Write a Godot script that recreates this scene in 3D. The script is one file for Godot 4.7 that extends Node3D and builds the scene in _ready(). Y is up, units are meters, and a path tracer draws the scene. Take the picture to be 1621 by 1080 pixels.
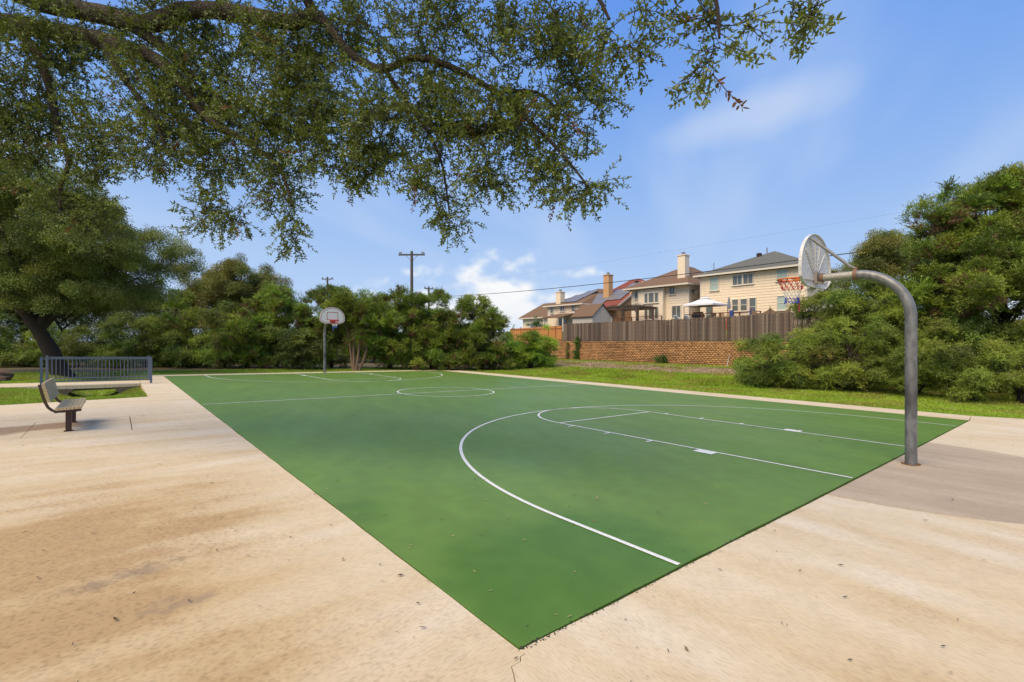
extends Node3D
# World: x runs across the court (metres from its near corner), -z runs along it, y is up. The court drains along +x.

const CW := 15.52          # court width
const CL := 26.69          # court length
var names := {}
var M := {}
var rng := RandomNumberGenerator.new()
var noise := FastNoiseLite.new()

# ---------------------------------------------------------------- mesh collector
class MB:
	var v := PackedVector3Array()
	var n := PackedVector3Array()
	var c := PackedColorArray()
	var uv := PackedVector2Array()
	var uv2 := PackedVector2Array()
	var col := Color(1, 1, 1)
	func p(at: Vector3, nn: Vector3) -> void:
		v.append(at); n.append(nn); c.append(col)
	func tri(p0: Vector3, p1: Vector3, p2: Vector3) -> void:
		var nn := (p1 - p0).cross(p2 - p0).normalized()
		p(p0, nn); p(p2, nn); p(p1, nn)
	func quad(p0: Vector3, p1: Vector3, p2: Vector3, p3: Vector3) -> void:
		tri(p0, p1, p2); tri(p0, p2, p3)
	func box(at: Vector3, s: Vector3, b := Basis()) -> void:
		var x := b.x * s.x * 0.5; var y := b.y * s.y * 0.5; var z := b.z * s.z * 0.5
		quad(at - x - y + z, at + x - y + z, at + x + y + z, at - x + y + z)
		quad(at + x - y - z, at - x - y - z, at - x + y - z, at + x + y - z)
		quad(at + x - y + z, at + x - y - z, at + x + y - z, at + x + y + z)
		quad(at - x - y - z, at - x - y + z, at - x + y + z, at - x + y - z)
		quad(at - x + y + z, at + x + y + z, at + x + y - z, at - x + y - z)
		quad(at - x - y - z, at + x - y - z, at + x - y + z, at - x - y + z)
	func bar(a: Vector3, b: Vector3, w: float, h: float, up := Vector3.UP) -> void:
		var z := (b - a).normalized()
		var x := up.cross(z)
		x = x.normalized() if x.length() > 0.01 else Vector3.RIGHT
		box((a + b) * 0.5, Vector3(w, h, a.distance_to(b)), Basis(x, z.cross(x), z))
	func tube(pts: Array, rad: Array, sides: int, caps := true, cols := []) -> void:
		var m := pts.size()
		var t0: Vector3 = (pts[1] - pts[0]).normalized()
		var x := t0.cross(Vector3.UP if absf(t0.y) < 0.9 else Vector3.RIGHT).normalized()
		var rings := []
		var nors := []
		for i in m:
			var t: Vector3 = ((pts[mini(i + 1, m - 1)] as Vector3) - (pts[maxi(i - 1, 0)] as Vector3)).normalized()
			x = (x - t * x.dot(t)).normalized()
			var y := t.cross(x)
			var ring := PackedVector3Array(); var nr := PackedVector3Array()
			for k in sides:
				var an := TAU * k / sides
				var d := x * cos(an) + y * sin(an)
				nr.append(d); ring.append((pts[i] as Vector3) + d * float(rad[i]))
			rings.append(ring); nors.append(nr)
		for i in m - 1:
			for k in sides:
				var k2 := (k + 1) % sides
				var a: Vector3 = rings[i][k]; var b: Vector3 = rings[i][k2]; var cc: Vector3 = rings[i + 1][k2]; var d: Vector3 = rings[i + 1][k]
				var ca: Color = cols[i] if cols else col
				var cb: Color = cols[i + 1] if cols else col
				for e in [[a, nors[i][k], ca], [cc, nors[i + 1][k2], cb], [b, nors[i][k2], ca], [a, nors[i][k], ca], [d, nors[i + 1][k], cb], [cc, nors[i + 1][k2], cb]]:
					v.append(e[0]); n.append(e[1]); c.append(e[2])
		if caps:
			for k in range(1, sides - 1):
				tri(rings[0][0], rings[0][k + 1], rings[0][k])
				tri(rings[m - 1][0], rings[m - 1][k], rings[m - 1][k + 1])
	func prism(poly: PackedVector2Array, o: Vector3, x: Vector3, y: Vector3, z: Vector3) -> void:   # poly counter-clockwise in x,y; extruded along z
		var id := Geometry2D.triangulate_polygon(poly)
		for i in range(0, id.size(), 3):
			var q := [poly[id[i]], poly[id[i + 1]], poly[id[i + 2]]]
			if (q[1] - q[0]).cross(q[2] - q[0]) < 0.0: q.reverse()
			var a: Vector3 = o + x * q[0].x + y * q[0].y; var b: Vector3 = o + x * q[1].x + y * q[1].y; var d: Vector3 = o + x * q[2].x + y * q[2].y
			tri(a + z, b + z, d + z); tri(a, d, b)
		for i in poly.size():
			var e := poly[i]; var g := poly[(i + 1) % poly.size()]
			var a: Vector3 = o + x * e.x + y * e.y; var b: Vector3 = o + x * g.x + y * g.y
			quad(a, b, b + z, a + z)
	func mesh() -> ArrayMesh:
		var a := []
		a.resize(Mesh.ARRAY_MAX)
		a[Mesh.ARRAY_VERTEX] = v; a[Mesh.ARRAY_NORMAL] = n; a[Mesh.ARRAY_COLOR] = c
		if uv.size() == v.size(): a[Mesh.ARRAY_TEX_UV] = uv
		if uv2.size() == v.size(): a[Mesh.ARRAY_TEX_UV2] = uv2
		var m := ArrayMesh.new()
		m.add_surface_from_arrays(Mesh.PRIMITIVE_TRIANGLES, a)
		return m

# ---------------------------------------------------------------- scene helpers
func numbered(called: String) -> String:
	var k: int = names.get(called, -1) + 1
	names[called] = k
	return called if k == 0 else "%s_%03d" % [called, k]

func tag(o: Node, label := "", category := "", group := "", kind := "") -> Node:
	if label: o.set_meta("label", label)
	if category: o.set_meta("category", category)
	if group: o.set_meta("group", group)
	if kind: o.set_meta("kind", kind)
	return o

func thing(called: String, at: Vector3, turn: float, label: String, category: String, group := "") -> Node3D:
	var o := Node3D.new()
	o.name = numbered(called)
	add_child(o)
	o.position = at; o.rotation.y = turn
	tag(o, label, category, group)
	return o

func part(called: String, mesh: Mesh, m: Material, parent: Node, xf := Transform3D()) -> MeshInstance3D:
	var o := MeshInstance3D.new()
	o.name = numbered(called) if parent == self else called
	o.mesh = mesh; o.material_override = m; o.transform = xf
	parent.add_child(o, true)
	return o

func pile(called: String, mesh: Mesh, m: Material, parent: Node, xfs: Array, cols: Array) -> MultiMeshInstance3D:
	var mm := MultiMesh.new()
	mm.transform_format = MultiMesh.TRANSFORM_3D
	mm.use_colors = true
	mm.mesh = mesh
	mm.instance_count = xfs.size()
	for i in xfs.size():
		mm.set_instance_transform(i, xfs[i])
		mm.set_instance_color(i, cols[i])
	var o := MultiMeshInstance3D.new()
	o.name = numbered(called) if parent == self else called
	o.multimesh = mm; o.material_override = m
	parent.add_child(o, true)
	return o

func gp(x: float, b: float) -> float:      # the drained plane that the court and its pavement lie on
	return -0.034 - 0.02132 * x + 0.00175 * b

func X(x: float, b: float, h := 0.0) -> Vector3:
	return Vector3(x, gp(x, b) + h, -b)

func gh(x: float, b: float) -> float:      # ground under and around it
	var y := gp(clampf(x, -40.0, 45.0), clampf(b, -30.0, 60.0)) - 0.045
	y += smoothstep(18.5, 32.0, x) * 0.5
	var sw := exp(-pow((x + 2.45) / 1.05, 2.0)) * smoothstep(16.9, 20.6, b) * (1.0 - smoothstep(28.0, 34.0, b))
	y -= 0.62 * sw
	if x < -1.2 or x > 17.0 or b > 28.0:
		y += 0.03 * noise.get_noise_2d(x * 9.0, b * 9.0)
	return y

func lin(r: float, g: float, b: float) -> Color:
	return Color(r, g, b).linear_to_srgb()

func noise_tex(freq: float, c0: Color, c1: Color, octaves := 4, size := 256, sd := 1, normal := 0.0, lo := 0.0, hi := 1.0) -> NoiseTexture2D:
	var f := FastNoiseLite.new()
	f.noise_type = FastNoiseLite.TYPE_SIMPLEX_SMOOTH
	f.seed = sd; f.frequency = freq; f.fractal_octaves = octaves
	var t := NoiseTexture2D.new()
	t.width = size; t.height = size; t.seamless = true; t.noise = f
	if normal > 0.0:
		t.as_normal_map = true; t.bump_strength = normal
	else:
		var g := Gradient.new()
		g.offsets = PackedFloat32Array([lo, hi]); g.colors = PackedColorArray([c0, c1])
		t.color_ramp = g
	return t

func mat(r: float, g: float, b: float, rough := 0.8, vary := 0.0, scale := Vector3.ONE, freq := 0.02, metal := 0.0) -> StandardMaterial3D:
	var m := StandardMaterial3D.new()
	m.albedo_color = lin(r, g, b); m.roughness = rough; m.metallic = metal
	if vary > 0.0:
		var key := "n%.2f_%.3f" % [vary, freq]
		if not M.has(key): M[key] = noise_tex(freq, lin(1.0 - vary, 1.0 - vary, 1.0 - vary), Color(1, 1, 1), 5, 256, 7, 0.0, 0.2, 0.8)
		m.albedo_texture = M[key]
		m.uv1_triplanar = true; m.uv1_world_triplanar = true; m.uv1_scale = scale
	return m

func cmat(rough := 0.7, back := 0.0) -> StandardMaterial3D:      # colour comes with the vertices and copies
	var m := StandardMaterial3D.new()
	m.vertex_color_use_as_albedo = true; m.roughness = rough
	m.cull_mode = BaseMaterial3D.CULL_DISABLED
	if back > 0.0:
		m.backlight_enabled = true; m.backlight = Color(back, back, back * 0.6)
	return m

# ---------------------------------------------------------------- camera, sky, sun
func sky_image() -> Image:
	var w := 2048; var h := 1024
	var im := Image.create(w, h, false, Image.FORMAT_RGB8)
	var f := FastNoiseLite.new()
	f.noise_type = FastNoiseLite.TYPE_SIMPLEX_SMOOTH; f.seed = 11; f.frequency = 1.0; f.fractal_octaves = 5
	var ci := FastNoiseLite.new()
	ci.noise_type = FastNoiseLite.TYPE_SIMPLEX_SMOOTH; ci.seed = 4; ci.frequency = 1.0; ci.fractal_octaves = 4
	var az0 := 0.6895                         # heading of the view; the cumulus bank stands a little to its left
	for y in h / 2 + 4:
		var el := (0.5 - (y + 0.5) / h) * PI
		var se := sin(maxf(el, 0.0))
		var t := pow(clampf(el / 0.60, 0.0, 1.0), 0.82)
		var base := Color(0.815, 0.895, 0.985).lerp(Color(0.41, 0.61, 0.93), t)
		for x in w:
			var lon := (x + 0.5) / w * TAU
			var d := Vector3(sin(lon) * cos(el), se, -cos(lon) * cos(el))
			var col := base
			# thin cirrus, drawn out along one direction of the sky
			var pl := Vector2(d.x, d.z) / (se + 0.22)
			var r := pl.rotated(0.5)
			var c1 := ci.get_noise_2d(r.x * 0.55, r.y * 1.7)
			var a := smoothstep(-0.35, 0.7, c1) * 0.30 * smoothstep(0.02, 0.25, el)
			col = col.lerp(Color(0.86, 0.90, 0.98), a)
			# one brighter wisp to the right of the view
			var wl := Vector2(wrapf(lon - az0 - 0.46, -PI, PI) / 0.14, (el - 0.40 - 0.1 * wrapf(lon - az0 - 0.46, -PI, PI)) / 0.035)
			col = col.lerp(Color(0.87, 0.90, 0.975), clampf(0.62 - wl.length() * 0.5 + c1 * 0.3, 0.0, 0.5))
			if el < 0.22:
				# low cumulus, heaped in a few places round the horizon
				var bank := f.get_noise_2d(lon * 1.9 + 3.0, 5.0) * 0.55
				var dl := wrapf(lon - az0 + 0.03, -PI, PI)
				bank = maxf(bank, 0.68 - absf(dl) * 1.9)
				var puff := f.get_noise_3d(d.x * 11.0, el * 19.0, d.z * 11.0) * 0.85
				var dens := bank * 0.55 + puff * 0.40 - el * 3.0 + 0.13
				var ca := smoothstep(-0.06, 0.20, dens)
				var shade := clampf(0.55 + puff * 0.5 + el * 3.2, 0.0, 1.0)
				col = col.lerp(Color(0.865, 0.90, 0.965).lerp(Color(1, 1, 1), shade), ca * smoothstep(-0.01, 0.06, el) * 0.97)
			im.set_pixel(x, y, col)
	im.fill_rect(Rect2i(0, h / 2 + 4, w, h / 2 - 4), Color(0.45, 0.47, 0.42))
	return im

func setup_view() -> void:
	var cam := Camera3D.new()
	cam.name = "camera"
	cam.fov = 70.81; cam.near = 0.05; cam.far = 2000.0
	cam.position = Vector3(-1.78, 1.7226, 2.09)
	cam.rotation.y = -0.68951
	add_child(cam)
	cam.current = true
	var exposure := 3.3
	var e := Environment.new()
	e.background_mode = Environment.BG_SKY
	var sm := PanoramaSkyMaterial.new()
	sm.panorama = ImageTexture.create_from_image(sky_image())
	sm.energy_multiplier = 0.98 / exposure
	var sky := Sky.new()
	sky.sky_material = sm
	e.sky = sky
	e.tonemap_mode = Environment.TONE_MAPPER_LINEAR
	e.tonemap_exposure = exposure
	e.sdfgi_enabled = true; e.ssao_enabled = true; e.ssil_enabled = true
	var we := WorldEnvironment.new()
	we.name = "environment"
	we.environment = e
	add_child(we)
	var sun := DirectionalLight3D.new()
	sun.name = "sun"
	sun.light_energy = 0.5
	sun.light_color = Color(1.0, 0.91, 0.76)
	sun.light_angular_distance = 50.0
	sun.shadow_enabled = true
	add_child(sun)
	sun.look_at_from_position(Vector3(-0.58, 0.80, 0.12) * 50.0, Vector3.ZERO)

# ---------------------------------------------------------------- ground and paving
func stain_image() -> Image:
	var pits := FastNoiseLite.new()
	pits.noise_type = FastNoiseLite.TYPE_SIMPLEX_SMOOTH; pits.seed = 8; pits.frequency = 1.0; pits.fractal_octaves = 3
	var s := 2048
	var im := Image.create(s, s, false, Image.FORMAT_RGB8)
	var cream := Color(0.555, 0.470, 0.325); var tan_ := Color(0.46, 0.325, 0.150); var brown := Color(0.31, 0.20, 0.095); var pale := Color(0.60, 0.53, 0.41)
	for j in s:
		var b := -8.0 + 38.0 * (j + 0.5) / s
		for i in s:
			var x := -6.0 + 30.0 * (i + 0.5) / s
			var streak: float
			var k: float
			if x < b:      # slab left of the court: rain runs down across it
				streak = noise.get_noise_2d(x * 22.0 + 40.0, b * 105.0) + 0.4 * noise.get_noise_2d(x * 40.0, b * 300.0 + 90.0)
				k = smoothstep(8.5, 3.0, b) * smoothstep(0.2, -1.8, x) * 0.80 + 0.14 * smoothstep(14.0, 8.0, b)
			else:          # slab behind the baseline: broomed along its length
				streak = noise.get_noise_2d(x * 120.0 + 700.0, b * 26.0) + 0.4 * noise.get_noise_2d(x * 330.0 + 77.0, b * 40.0)
				k = smoothstep(-0.35, -1.6, b) * smoothstep(6.0, 0.5, x) * 0.40 + 0.07
			var blot := noise.get_noise_2d(x * 60.0 + 300.0, b * 60.0 - 200.0)
			var fine := noise.get_noise_2d(x * 420.0, b * 420.0)
			var t := clampf(k + streak * 0.50 + blot * 0.26, 0.0, 1.0)
			var col := cream.lerp(pale, clampf(blot * 1.2 - streak * 0.5, 0.0, 0.7))
			col = col.lerp(tan_, t * 0.85)
			col = col.lerp(brown, smoothstep(0.62, 1.25, k * 1.1 + streak * 0.55 + blot * 0.4 + fine * 0.35) * 0.55)
			col = col * (1.0 + fine * 0.07)
			# pitted, weathered surface
			var pit := pits.get_noise_2d(x * 44.0, b * 30.0) if x >= b else pits.get_noise_2d(x * 26.0, b * 52.0)
			var pw := clampf(k * 0.6 + blot * 0.45 + streak * 0.2 - 0.03, 0.0, 0.5)
			col = col.lerp(col * Color(0.50, 0.47, 0.44), smoothstep(0.10, 0.50, pit) * pw)
			col = col.lerp(col * 1.12, smoothstep(-0.1, -0.5, pit) * pw)
			if Vector2(x - 7.66, b + 0.03).length() < 2.775 and b < -0.02:      # newer grey-brown pour round the goal
				col = Color(0.345, 0.275, 0.19).lerp(Color(0.42, 0.34, 0.24), clampf(0.4 + streak * 0.9 + blot * 0.5, 0.0, 1.0)) * (1.0 + fine * 0.05)
			# wet, tannin-brown patch at the bench and a dark spill near the viewer
			var q := 1.0 - Vector2((x + 3.4) / 1.7, (b - 10.75 - 0.15 * (x + 3.4)) / 0.62).length() + blot * 0.5 + fine * 0.15
			col = col.lerp(Color(0.235, 0.15, 0.085), smoothstep(0.0, 0.4, q) * 0.8)
			var q2 := 1.0 - Vector2((x + 1.72) / 0.32, (b - 2.42 - 0.25 * (x + 1.7)) / 0.12).length() + fine * 0.9 + blot * 0.3
			col = col.lerp(Color(0.16, 0.13, 0.10), smoothstep(0.0, 0.9, q2 + pits.get_noise_2d(x * 30.0, b * 60.0) * 0.9) * 0.5)
			var q3 := 1.0 - Vector2((x + 1.45) / 0.25, (b - 1.75) / 0.14).length() + fine * 0.9
			col = col.lerp(Color(0.22, 0.17, 0.12), smoothstep(0.1, 0.8, q3) * 0.5)
			col = col.clamp()
			im.set_pixel(i, j, col.linear_to_srgb())
	return im

func court_image() -> Image:
	var w := 512; var h := 896
	var im := Image.create(w, h, false, Image.FORMAT_RGB8)
	for j in h:
		var b := (j + 0.5) / h * CL
		for i in w:
			var x := (i + 0.5) / w * CW
			var n1 := noise.get_noise_2d(x * 16.0, b * 16.0)
			var n2 := noise.get_noise_2d(x * 55.0 + 50.0, b * 30.0)
			var fine := noise.get_noise_2d(x * 300.0, b * 300.0 + 20.0)
			var col := Color(0.112, 0.205, 0.034)
			# dusty film worn into the middle, clean paint where water lies at the near corner
			var dull := clampf(0.30 + n1 * 0.7 + n2 * 0.35, 0.0, 1.0) * smoothstep(0.2, 2.4, minf(x * 1.6, b))
			col = col.lerp(Color(0.135, 0.195, 0.046), dull * 0.4)
			var wet := smoothstep(0.0, 0.5, 1.0 - Vector2((x - 1.1) / 1.5, (b - 0.7) / 1.25).length() + n2 * 0.5 + n1 * 0.3)
			wet = maxf(wet, 0.5 * smoothstep(0.0, 0.6, 1.0 - Vector2((x - 0.1) / 0.5, (b - 2.75) / 0.5).length() + n2 * 0.6))
			col = col.lerp(Color(0.055, 0.140, 0.014), wet * 0.7)
			col = col * (1.04 + fine * 0.12 + n2 * 0.07 + 0.10 * noise.get_noise_2d(x * 130.0 - b * 60.0, (b + x * 0.4) * 25.0))
			im.set_pixel(i, j, col.clamp().linear_to_srgb())
	return im

func slab(called: String, poly: Array, m: Material, top := 0.0, thick := 0.14, along := false, parent: Node = self, kind := "structure") -> MeshInstance3D:
	var mb := MB.new()
	var pp := PackedVector2Array(poly)
	var id := Geometry2D.triangulate_polygon(pp)
	for i in range(0, id.size(), 3):
		var q := [pp[id[i]], pp[id[i + 1]], pp[id[i + 2]]]
		if (q[1] - q[0]).cross(q[2] - q[0]) < 0.0: q.reverse()
		mb.tri(X(q[0].x, q[0].y, top), X(q[1].x, q[1].y, top), X(q[2].x, q[2].y, top))
	var ar := 0.0
	for i in pp.size(): ar += pp[i].cross(pp[(i + 1) % pp.size()])
	for i in pp.size():
		var e := pp[i]; var g := pp[(i + 1) % pp.size()]
		if ar < 0.0:
			var s := e; e = g; g = s
		mb.quad(X(e.x, e.y, top - thick), X(g.x, g.y, top - thick), X(g.x, g.y, top), X(e.x, e.y, top))
	for q in mb.v:
		mb.uv.append(Vector2((q.x + 6.0) / 30.0, (-q.z + 8.0) / 38.0))
		mb.uv2.append(Vector2(q.x / 1.6, -q.z / 9.0) if along else Vector2(q.x / 9.0, -q.z / 1.6))
	var o := part(called, mb.mesh(), m, parent)
	if parent == self: o.set_meta("kind", kind)
	return o

func edge_pts(p0: Vector2, p1: Vector2, amp: float, sd: float) -> Array:
	var out := []
	var m := int(p0.distance_to(p1) / 0.22)
	var nn := (p1 - p0).orthogonal().normalized()
	for i in m:
		var q := p0.lerp(p1, float(i) / m)
		var k := noise.get_noise_2d(i * 14.0 + sd * 90.0, sd * 33.0) + 0.5 * noise.get_noise_2d(i * 60.0, sd * 51.0)
		out.append(q + nn * (amp * k if i > 0 else 0.0))
	return out

func build_ground() -> void:
	# ground sheet
	var xs := []; var bs := []
	for v in [-600.0, -300.0, -150.0, -80.0, -50.0, -35.0, -25.0, -18.0, -14.0]: xs.append(v)
	for i in 100: xs.append(-11.0 + 0.5 * i)
	for v in [40.0, 46.0, 55.0, 70.0, 100.0, 160.0, 300.0, 600.0]: xs.append(v)
	for v in [-600.0, -300.0, -150.0, -80.0, -40.0, -25.0, -16.0, -11.0]: bs.append(v)
	for i in 104: bs.append(-8.0 + 0.5 * i)
	for v in [46.0, 50.0, 56.0, 64.0, 80.0, 110.0, 160.0, 300.0, 600.0]: bs.append(v)
	var P := []; var C := []
	for x in xs:
		var r := PackedVector3Array(); var rc := PackedColorArray()
		for b in bs:
			r.append(Vector3(x, gh(x, b), -b))
			var k := noise.get_noise_2d(x * 20.0, b * 20.0); var k2 := noise.get_noise_2d(x * 70.0 + 9.0, b * 70.0)
			var col := Color(0.22, 0.32, 0.028).lerp(Color(0.29, 0.34, 0.040), clampf(0.4 + k, 0.0, 1.0))
			# bare gravelly dirt in front of the wall and leaf mould under the trees
			var dirt := smoothstep(24.6, 27.5, x + k2 * 4.0 + k * 3.0) * smoothstep(33.0, 29.5, x + k2 * 3.0 - k * 2.0) * smoothstep(2.0, 5.0, b) * 0.85
			dirt = maxf(dirt, smoothstep(34.0, 36.0, x) * 0.0)
			dirt = maxf(dirt, smoothstep(29.6, 31.0, b + k2 + maxf(x - 8.0, 0.0) * 0.42))
			if x > 20.6 and b < 9.5: dirt = maxf(dirt, smoothstep(20.6, 21.6, x + k2))
			col = col.lerp(Color(0.34, 0.22, 0.125) if b < 27.0 and x > 22.0 else Color(0.13, 0.09, 0.045), dirt * 0.95)
			col = col.lerp(Color(0.22, 0.17, 0.05), smoothstep(0.15, 0.6, k2) * 0.35)
			rc.append(col)
		P.append(r); C.append(rc)
	var mb := MB.new()
	for i in xs.size() - 1:
		for j in bs.size() - 1:
			var a: Vector3 = P[i][j]; var b: Vector3 = P[i + 1][j]; var c: Vector3 = P[i + 1][j + 1]; var d: Vector3 = P[i][j + 1]
			var nn := (b - a).cross(d - a).normalized()
			for e in [[a, C[i][j]], [c, C[i + 1][j + 1]], [b, C[i + 1][j]], [a, C[i][j]], [d, C[i][j + 1]], [c, C[i + 1][j + 1]]]:
				mb.v.append(e[0]); mb.n.append(nn); mb.c.append(e[1])
	var gm := mat(1, 1, 1, 0.95, 0.45, Vector3.ONE * 1.1, 0.05)
	gm.vertex_color_use_as_albedo = true
	part("ground", mb.mesh(), gm, self).set_meta("kind", "structure")

	# concrete
	var cm := StandardMaterial3D.new()
	cm.albedo_texture = ImageTexture.create_from_image(stain_image())
	cm.roughness = 0.9
	cm.detail_enabled = true
	cm.detail_uv_layer = BaseMaterial3D.DETAIL_UV_2
	cm.detail_blend_mode = BaseMaterial3D.BLEND_MODE_MUL
	cm.detail_albedo = noise_tex(0.10, Color(0.93, 0.915, 0.90), Color(1.0, 1.0, 1.0), 4, 1024, 21, 0.0, 0.2, 0.5)
	M.concrete = cm
	var V := func(x, b): return Vector2(x, b)
	# the crack from the court's near corner parts the two big slabs
	var crack := []
	for i in 40:
		var t := pow(i / 39.0, 2.2)
		var w := (0.045 * noise.get_noise_2d(i * 17.0 + 5.0, 4.0) + 0.014 * sin(i * 2.4) * sin(i * 0.9)) * minf(i * 0.4, 1.0)
		crack.append(Vector2(-0.012 - 6.5 * t + w, -0.012 - 6.2 * t - w))
	var left := [V.call(-0.012, 9.645), V.call(-6.8, 9.645), V.call(-6.8, -6.2)]
	var back := crack.duplicate(); back.reverse()
	for q in back: left.append(q + Vector2(-0.0018, 0.0018))
	for q in edge_pts(Vector2(-0.012, 0.0), Vector2(-0.012, 9.645), 0.010, 1.0).slice(1): left.append(q)
	slab("pavement", left, cm)
	var right := []
	for q in crack: right.append(q + Vector2(0.0018, -0.0018))
	right.append_array([V.call(-6.0, -7.0), V.call(22.5, -7.0), V.call(17.4, -0.9), V.call(16.85, 0.11), V.call(15.53, -0.02)])
	var round_pad := []
	for i in 41:
		var t := PI * i / 40.0
		right.append(Vector2(7.66 + 2.783 * cos(t), -0.03 - 2.783 * sin(t)))
		round_pad.append(Vector2(7.66 + 2.772 * cos(t), -0.03 - 2.772 * sin(t)))
	var eb := edge_pts(Vector2(4.877, -0.03), Vector2(0.0, -0.014), 0.010, 2.0)
	right.append_array(eb.slice(1))
	slab("pavement", right, cm, 0.0, 0.14, true)
	slab("pavement", [V.call(-3.05, 9.655), V.call(-1.555, 9.655), V.call(-1.555, 11.74), V.call(-3.05, 11.74)], cm)
	slab("pavement", [V.call(-1.54, 9.655), V.call(-0.012, 9.655), V.call(-0.012, 11.75), V.call(-1.54, 11.75)], cm)
	slab("pavement", [V.call(-4.7, 9.655), V.call(-3.06, 9.655), V.call(-3.06, 11.75), V.call(-4.7, 11.75)], cm)
	slab("pavement", [V.call(-4.7, 11.76), V.call(-0.012, 11.76), V.call(-0.012, 16.38), V.call(-1.03, 16.34), V.call(-4.7, 15.55)], cm)
	slab("pavement", [V.call(-1.03, 16.35), V.call(-0.012, 16.39), V.call(-0.012, 27.75), V.call(-0.55, 27.75), V.call(-0.55, 24.05), V.call(-1.03, 24.05)], cm)
	slab("pavement", [V.call(-0.004, 26.70), V.call(16.85, 26.70), V.call(16.85, 27.62), V.call(-0.004, 27.75)], cm)
	slab("pavement", [V.call(15.535, 0.0), V.call(16.85, 0.12), V.call(16.85, 26.69), V.call(15.535, 26.69)], cm)
	slab("pole_pad", round_pad, cm, 0.0, 0.14, true)
	# walkway over the swale
	slab("walkway", [V.call(-40.0, 22.1), V.call(-1.04, 22.1), V.call(-1.04, 24.04), V.call(-40.0, 24.04)], cm, 0.0, 0.13)
	# court
	var gm2 := StandardMaterial3D.new()
	gm2.albedo_texture = ImageTexture.create_from_image(court_image())
	gm2.roughness = 0.55
	gm2.metallic_specular = 0.3
	gm2.roughness_texture = noise_tex(0.012, Color(0.75, 0.75, 0.75), Color(1, 1, 1), 5, 512, 3)
	gm2.detail_enabled = true
	gm2.detail_uv_layer = BaseMaterial3D.DETAIL_UV_2
	gm2.detail_blend_mode = BaseMaterial3D.BLEND_MODE_MUL
	gm2.detail_albedo = noise_tex(0.2, Color(0.84, 0.84, 0.82), Color(1.0, 1.0, 1.0), 4, 1024, 31, 0.0, 0.2, 0.6)
	M.court = gm2
	var cp := edge_pts(Vector2(0, 0), Vector2(CW, 0), 0.012, 5.0) + edge_pts(Vector2(CW, 0), Vector2(CW, CL), 0.004, 6.0) + edge_pts(Vector2(CW, CL), Vector2(0, CL), 0.004, 7.0) + edge_pts(Vector2(0, CL), Vector2(0, 0), 0.010, 8.0)
	var court := slab("court", cp, gm2, 0.002, 0.1)
	var am: ArrayMesh = court.mesh
	var arr := am.surface_get_arrays(0)
	var uv := PackedVector2Array()
	for q in arr[Mesh.ARRAY_VERTEX]: uv.append(Vector2(q.x / CW, -q.z / CL))
	arr[Mesh.ARRAY_TEX_UV] = uv
	var uvb := PackedVector2Array()
	for q in arr[Mesh.ARRAY_VERTEX]: uvb.append(Vector2(q.x, -q.z) / 1.7)
	arr[Mesh.ARRAY_TEX_UV2] = uvb
	var nm := ArrayMesh.new()
	nm.add_surface_from_arrays(Mesh.PRIMITIVE_TRIANGLES, arr)
	court.mesh = nm
	tag(court, "green painted basketball court with white lines", "", "", "structure")
	M.line = mat(0.70, 0.72, 0.69, 0.6, 0.22, Vector3.ONE * 1.4, 0.06)
	for e in [0, 1]: half_lines(court, e == 1)
	stroke(court, Vector2(0.03, CL / 2), Vector2(CW - 0.03, CL / 2))
	arc(court, Vector2(CW / 2, CL / 2), 1.78, 0.0, TAU)

func cpt(x: float, b: float, far: bool) -> Vector3:
	return X(CW - x, CL - b, 0.008) if far else X(x, b, 0.008)

func stroke(court: Node, a: Vector2, b: Vector2, far := false, w := 0.05) -> void:
	var t := (b - a).normalized(); var s := t.orthogonal() * w * 0.5
	var mb := MB.new()
	mb.quad(cpt(a.x + s.x, a.y + s.y, far), cpt(b.x + s.x, b.y + s.y, far), cpt(b.x - s.x, b.y - s.y, far), cpt(a.x - s.x, a.y - s.y, far))
	part("court_line", mb.mesh(), M.line, court)

func arc(court: Node, o: Vector2, r: float, a0: float, a1: float, far := false, w := 0.05) -> void:
	var mb := MB.new()
	var m := int(absf(a1 - a0) * r / 0.12) + 8
	for i in m:
		var u := Vector2.from_angle(lerpf(a0, a1, float(i) / m)); var v := Vector2.from_angle(lerpf(a0, a1, float(i + 1) / m))
		var p := o + u * (r + w / 2); var q := o + v * (r + w / 2); var s := o + v * (r - w / 2); var t := o + u * (r - w / 2)
		mb.quad(cpt(p.x, p.y, far), cpt(q.x, q.y, far), cpt(s.x, s.y, far), cpt(t.x, t.y, far))
	part("court_line", mb.mesh(), M.line, court)

func half_lines(court: Node, far: bool) -> void:
	var c := CW / 2; var k := 1.743; var ft := 5.69
	for s in [-1, 1]:
		stroke(court, Vector2(c + s * 6.07, 0.02), Vector2(c + s * 6.07, 1.35), far)
		stroke(court, Vector2(c + s * k, 0.02), Vector2(c + s * k, ft), far)
		for b in [3.2, 4.2, 5.2]:
			stroke(court, Vector2(c + s * (k + 0.026), b), Vector2(c + s * (k + 0.20), b), far)
		var w := Vector2(c + s * (k + 0.026), 2.09)
		stroke(court, w, w + Vector2(s * 0.2, 0), far, 0.33)
	stroke(court, Vector2(c - k + 0.026, ft - 0.025), Vector2(c + k - 0.026, ft - 0.025), far)
	arc(court, Vector2(c, 1.35), 6.07, 0.0, PI, far)
	arc(court, Vector2(c, ft), k, 0.0, PI, far)

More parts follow.
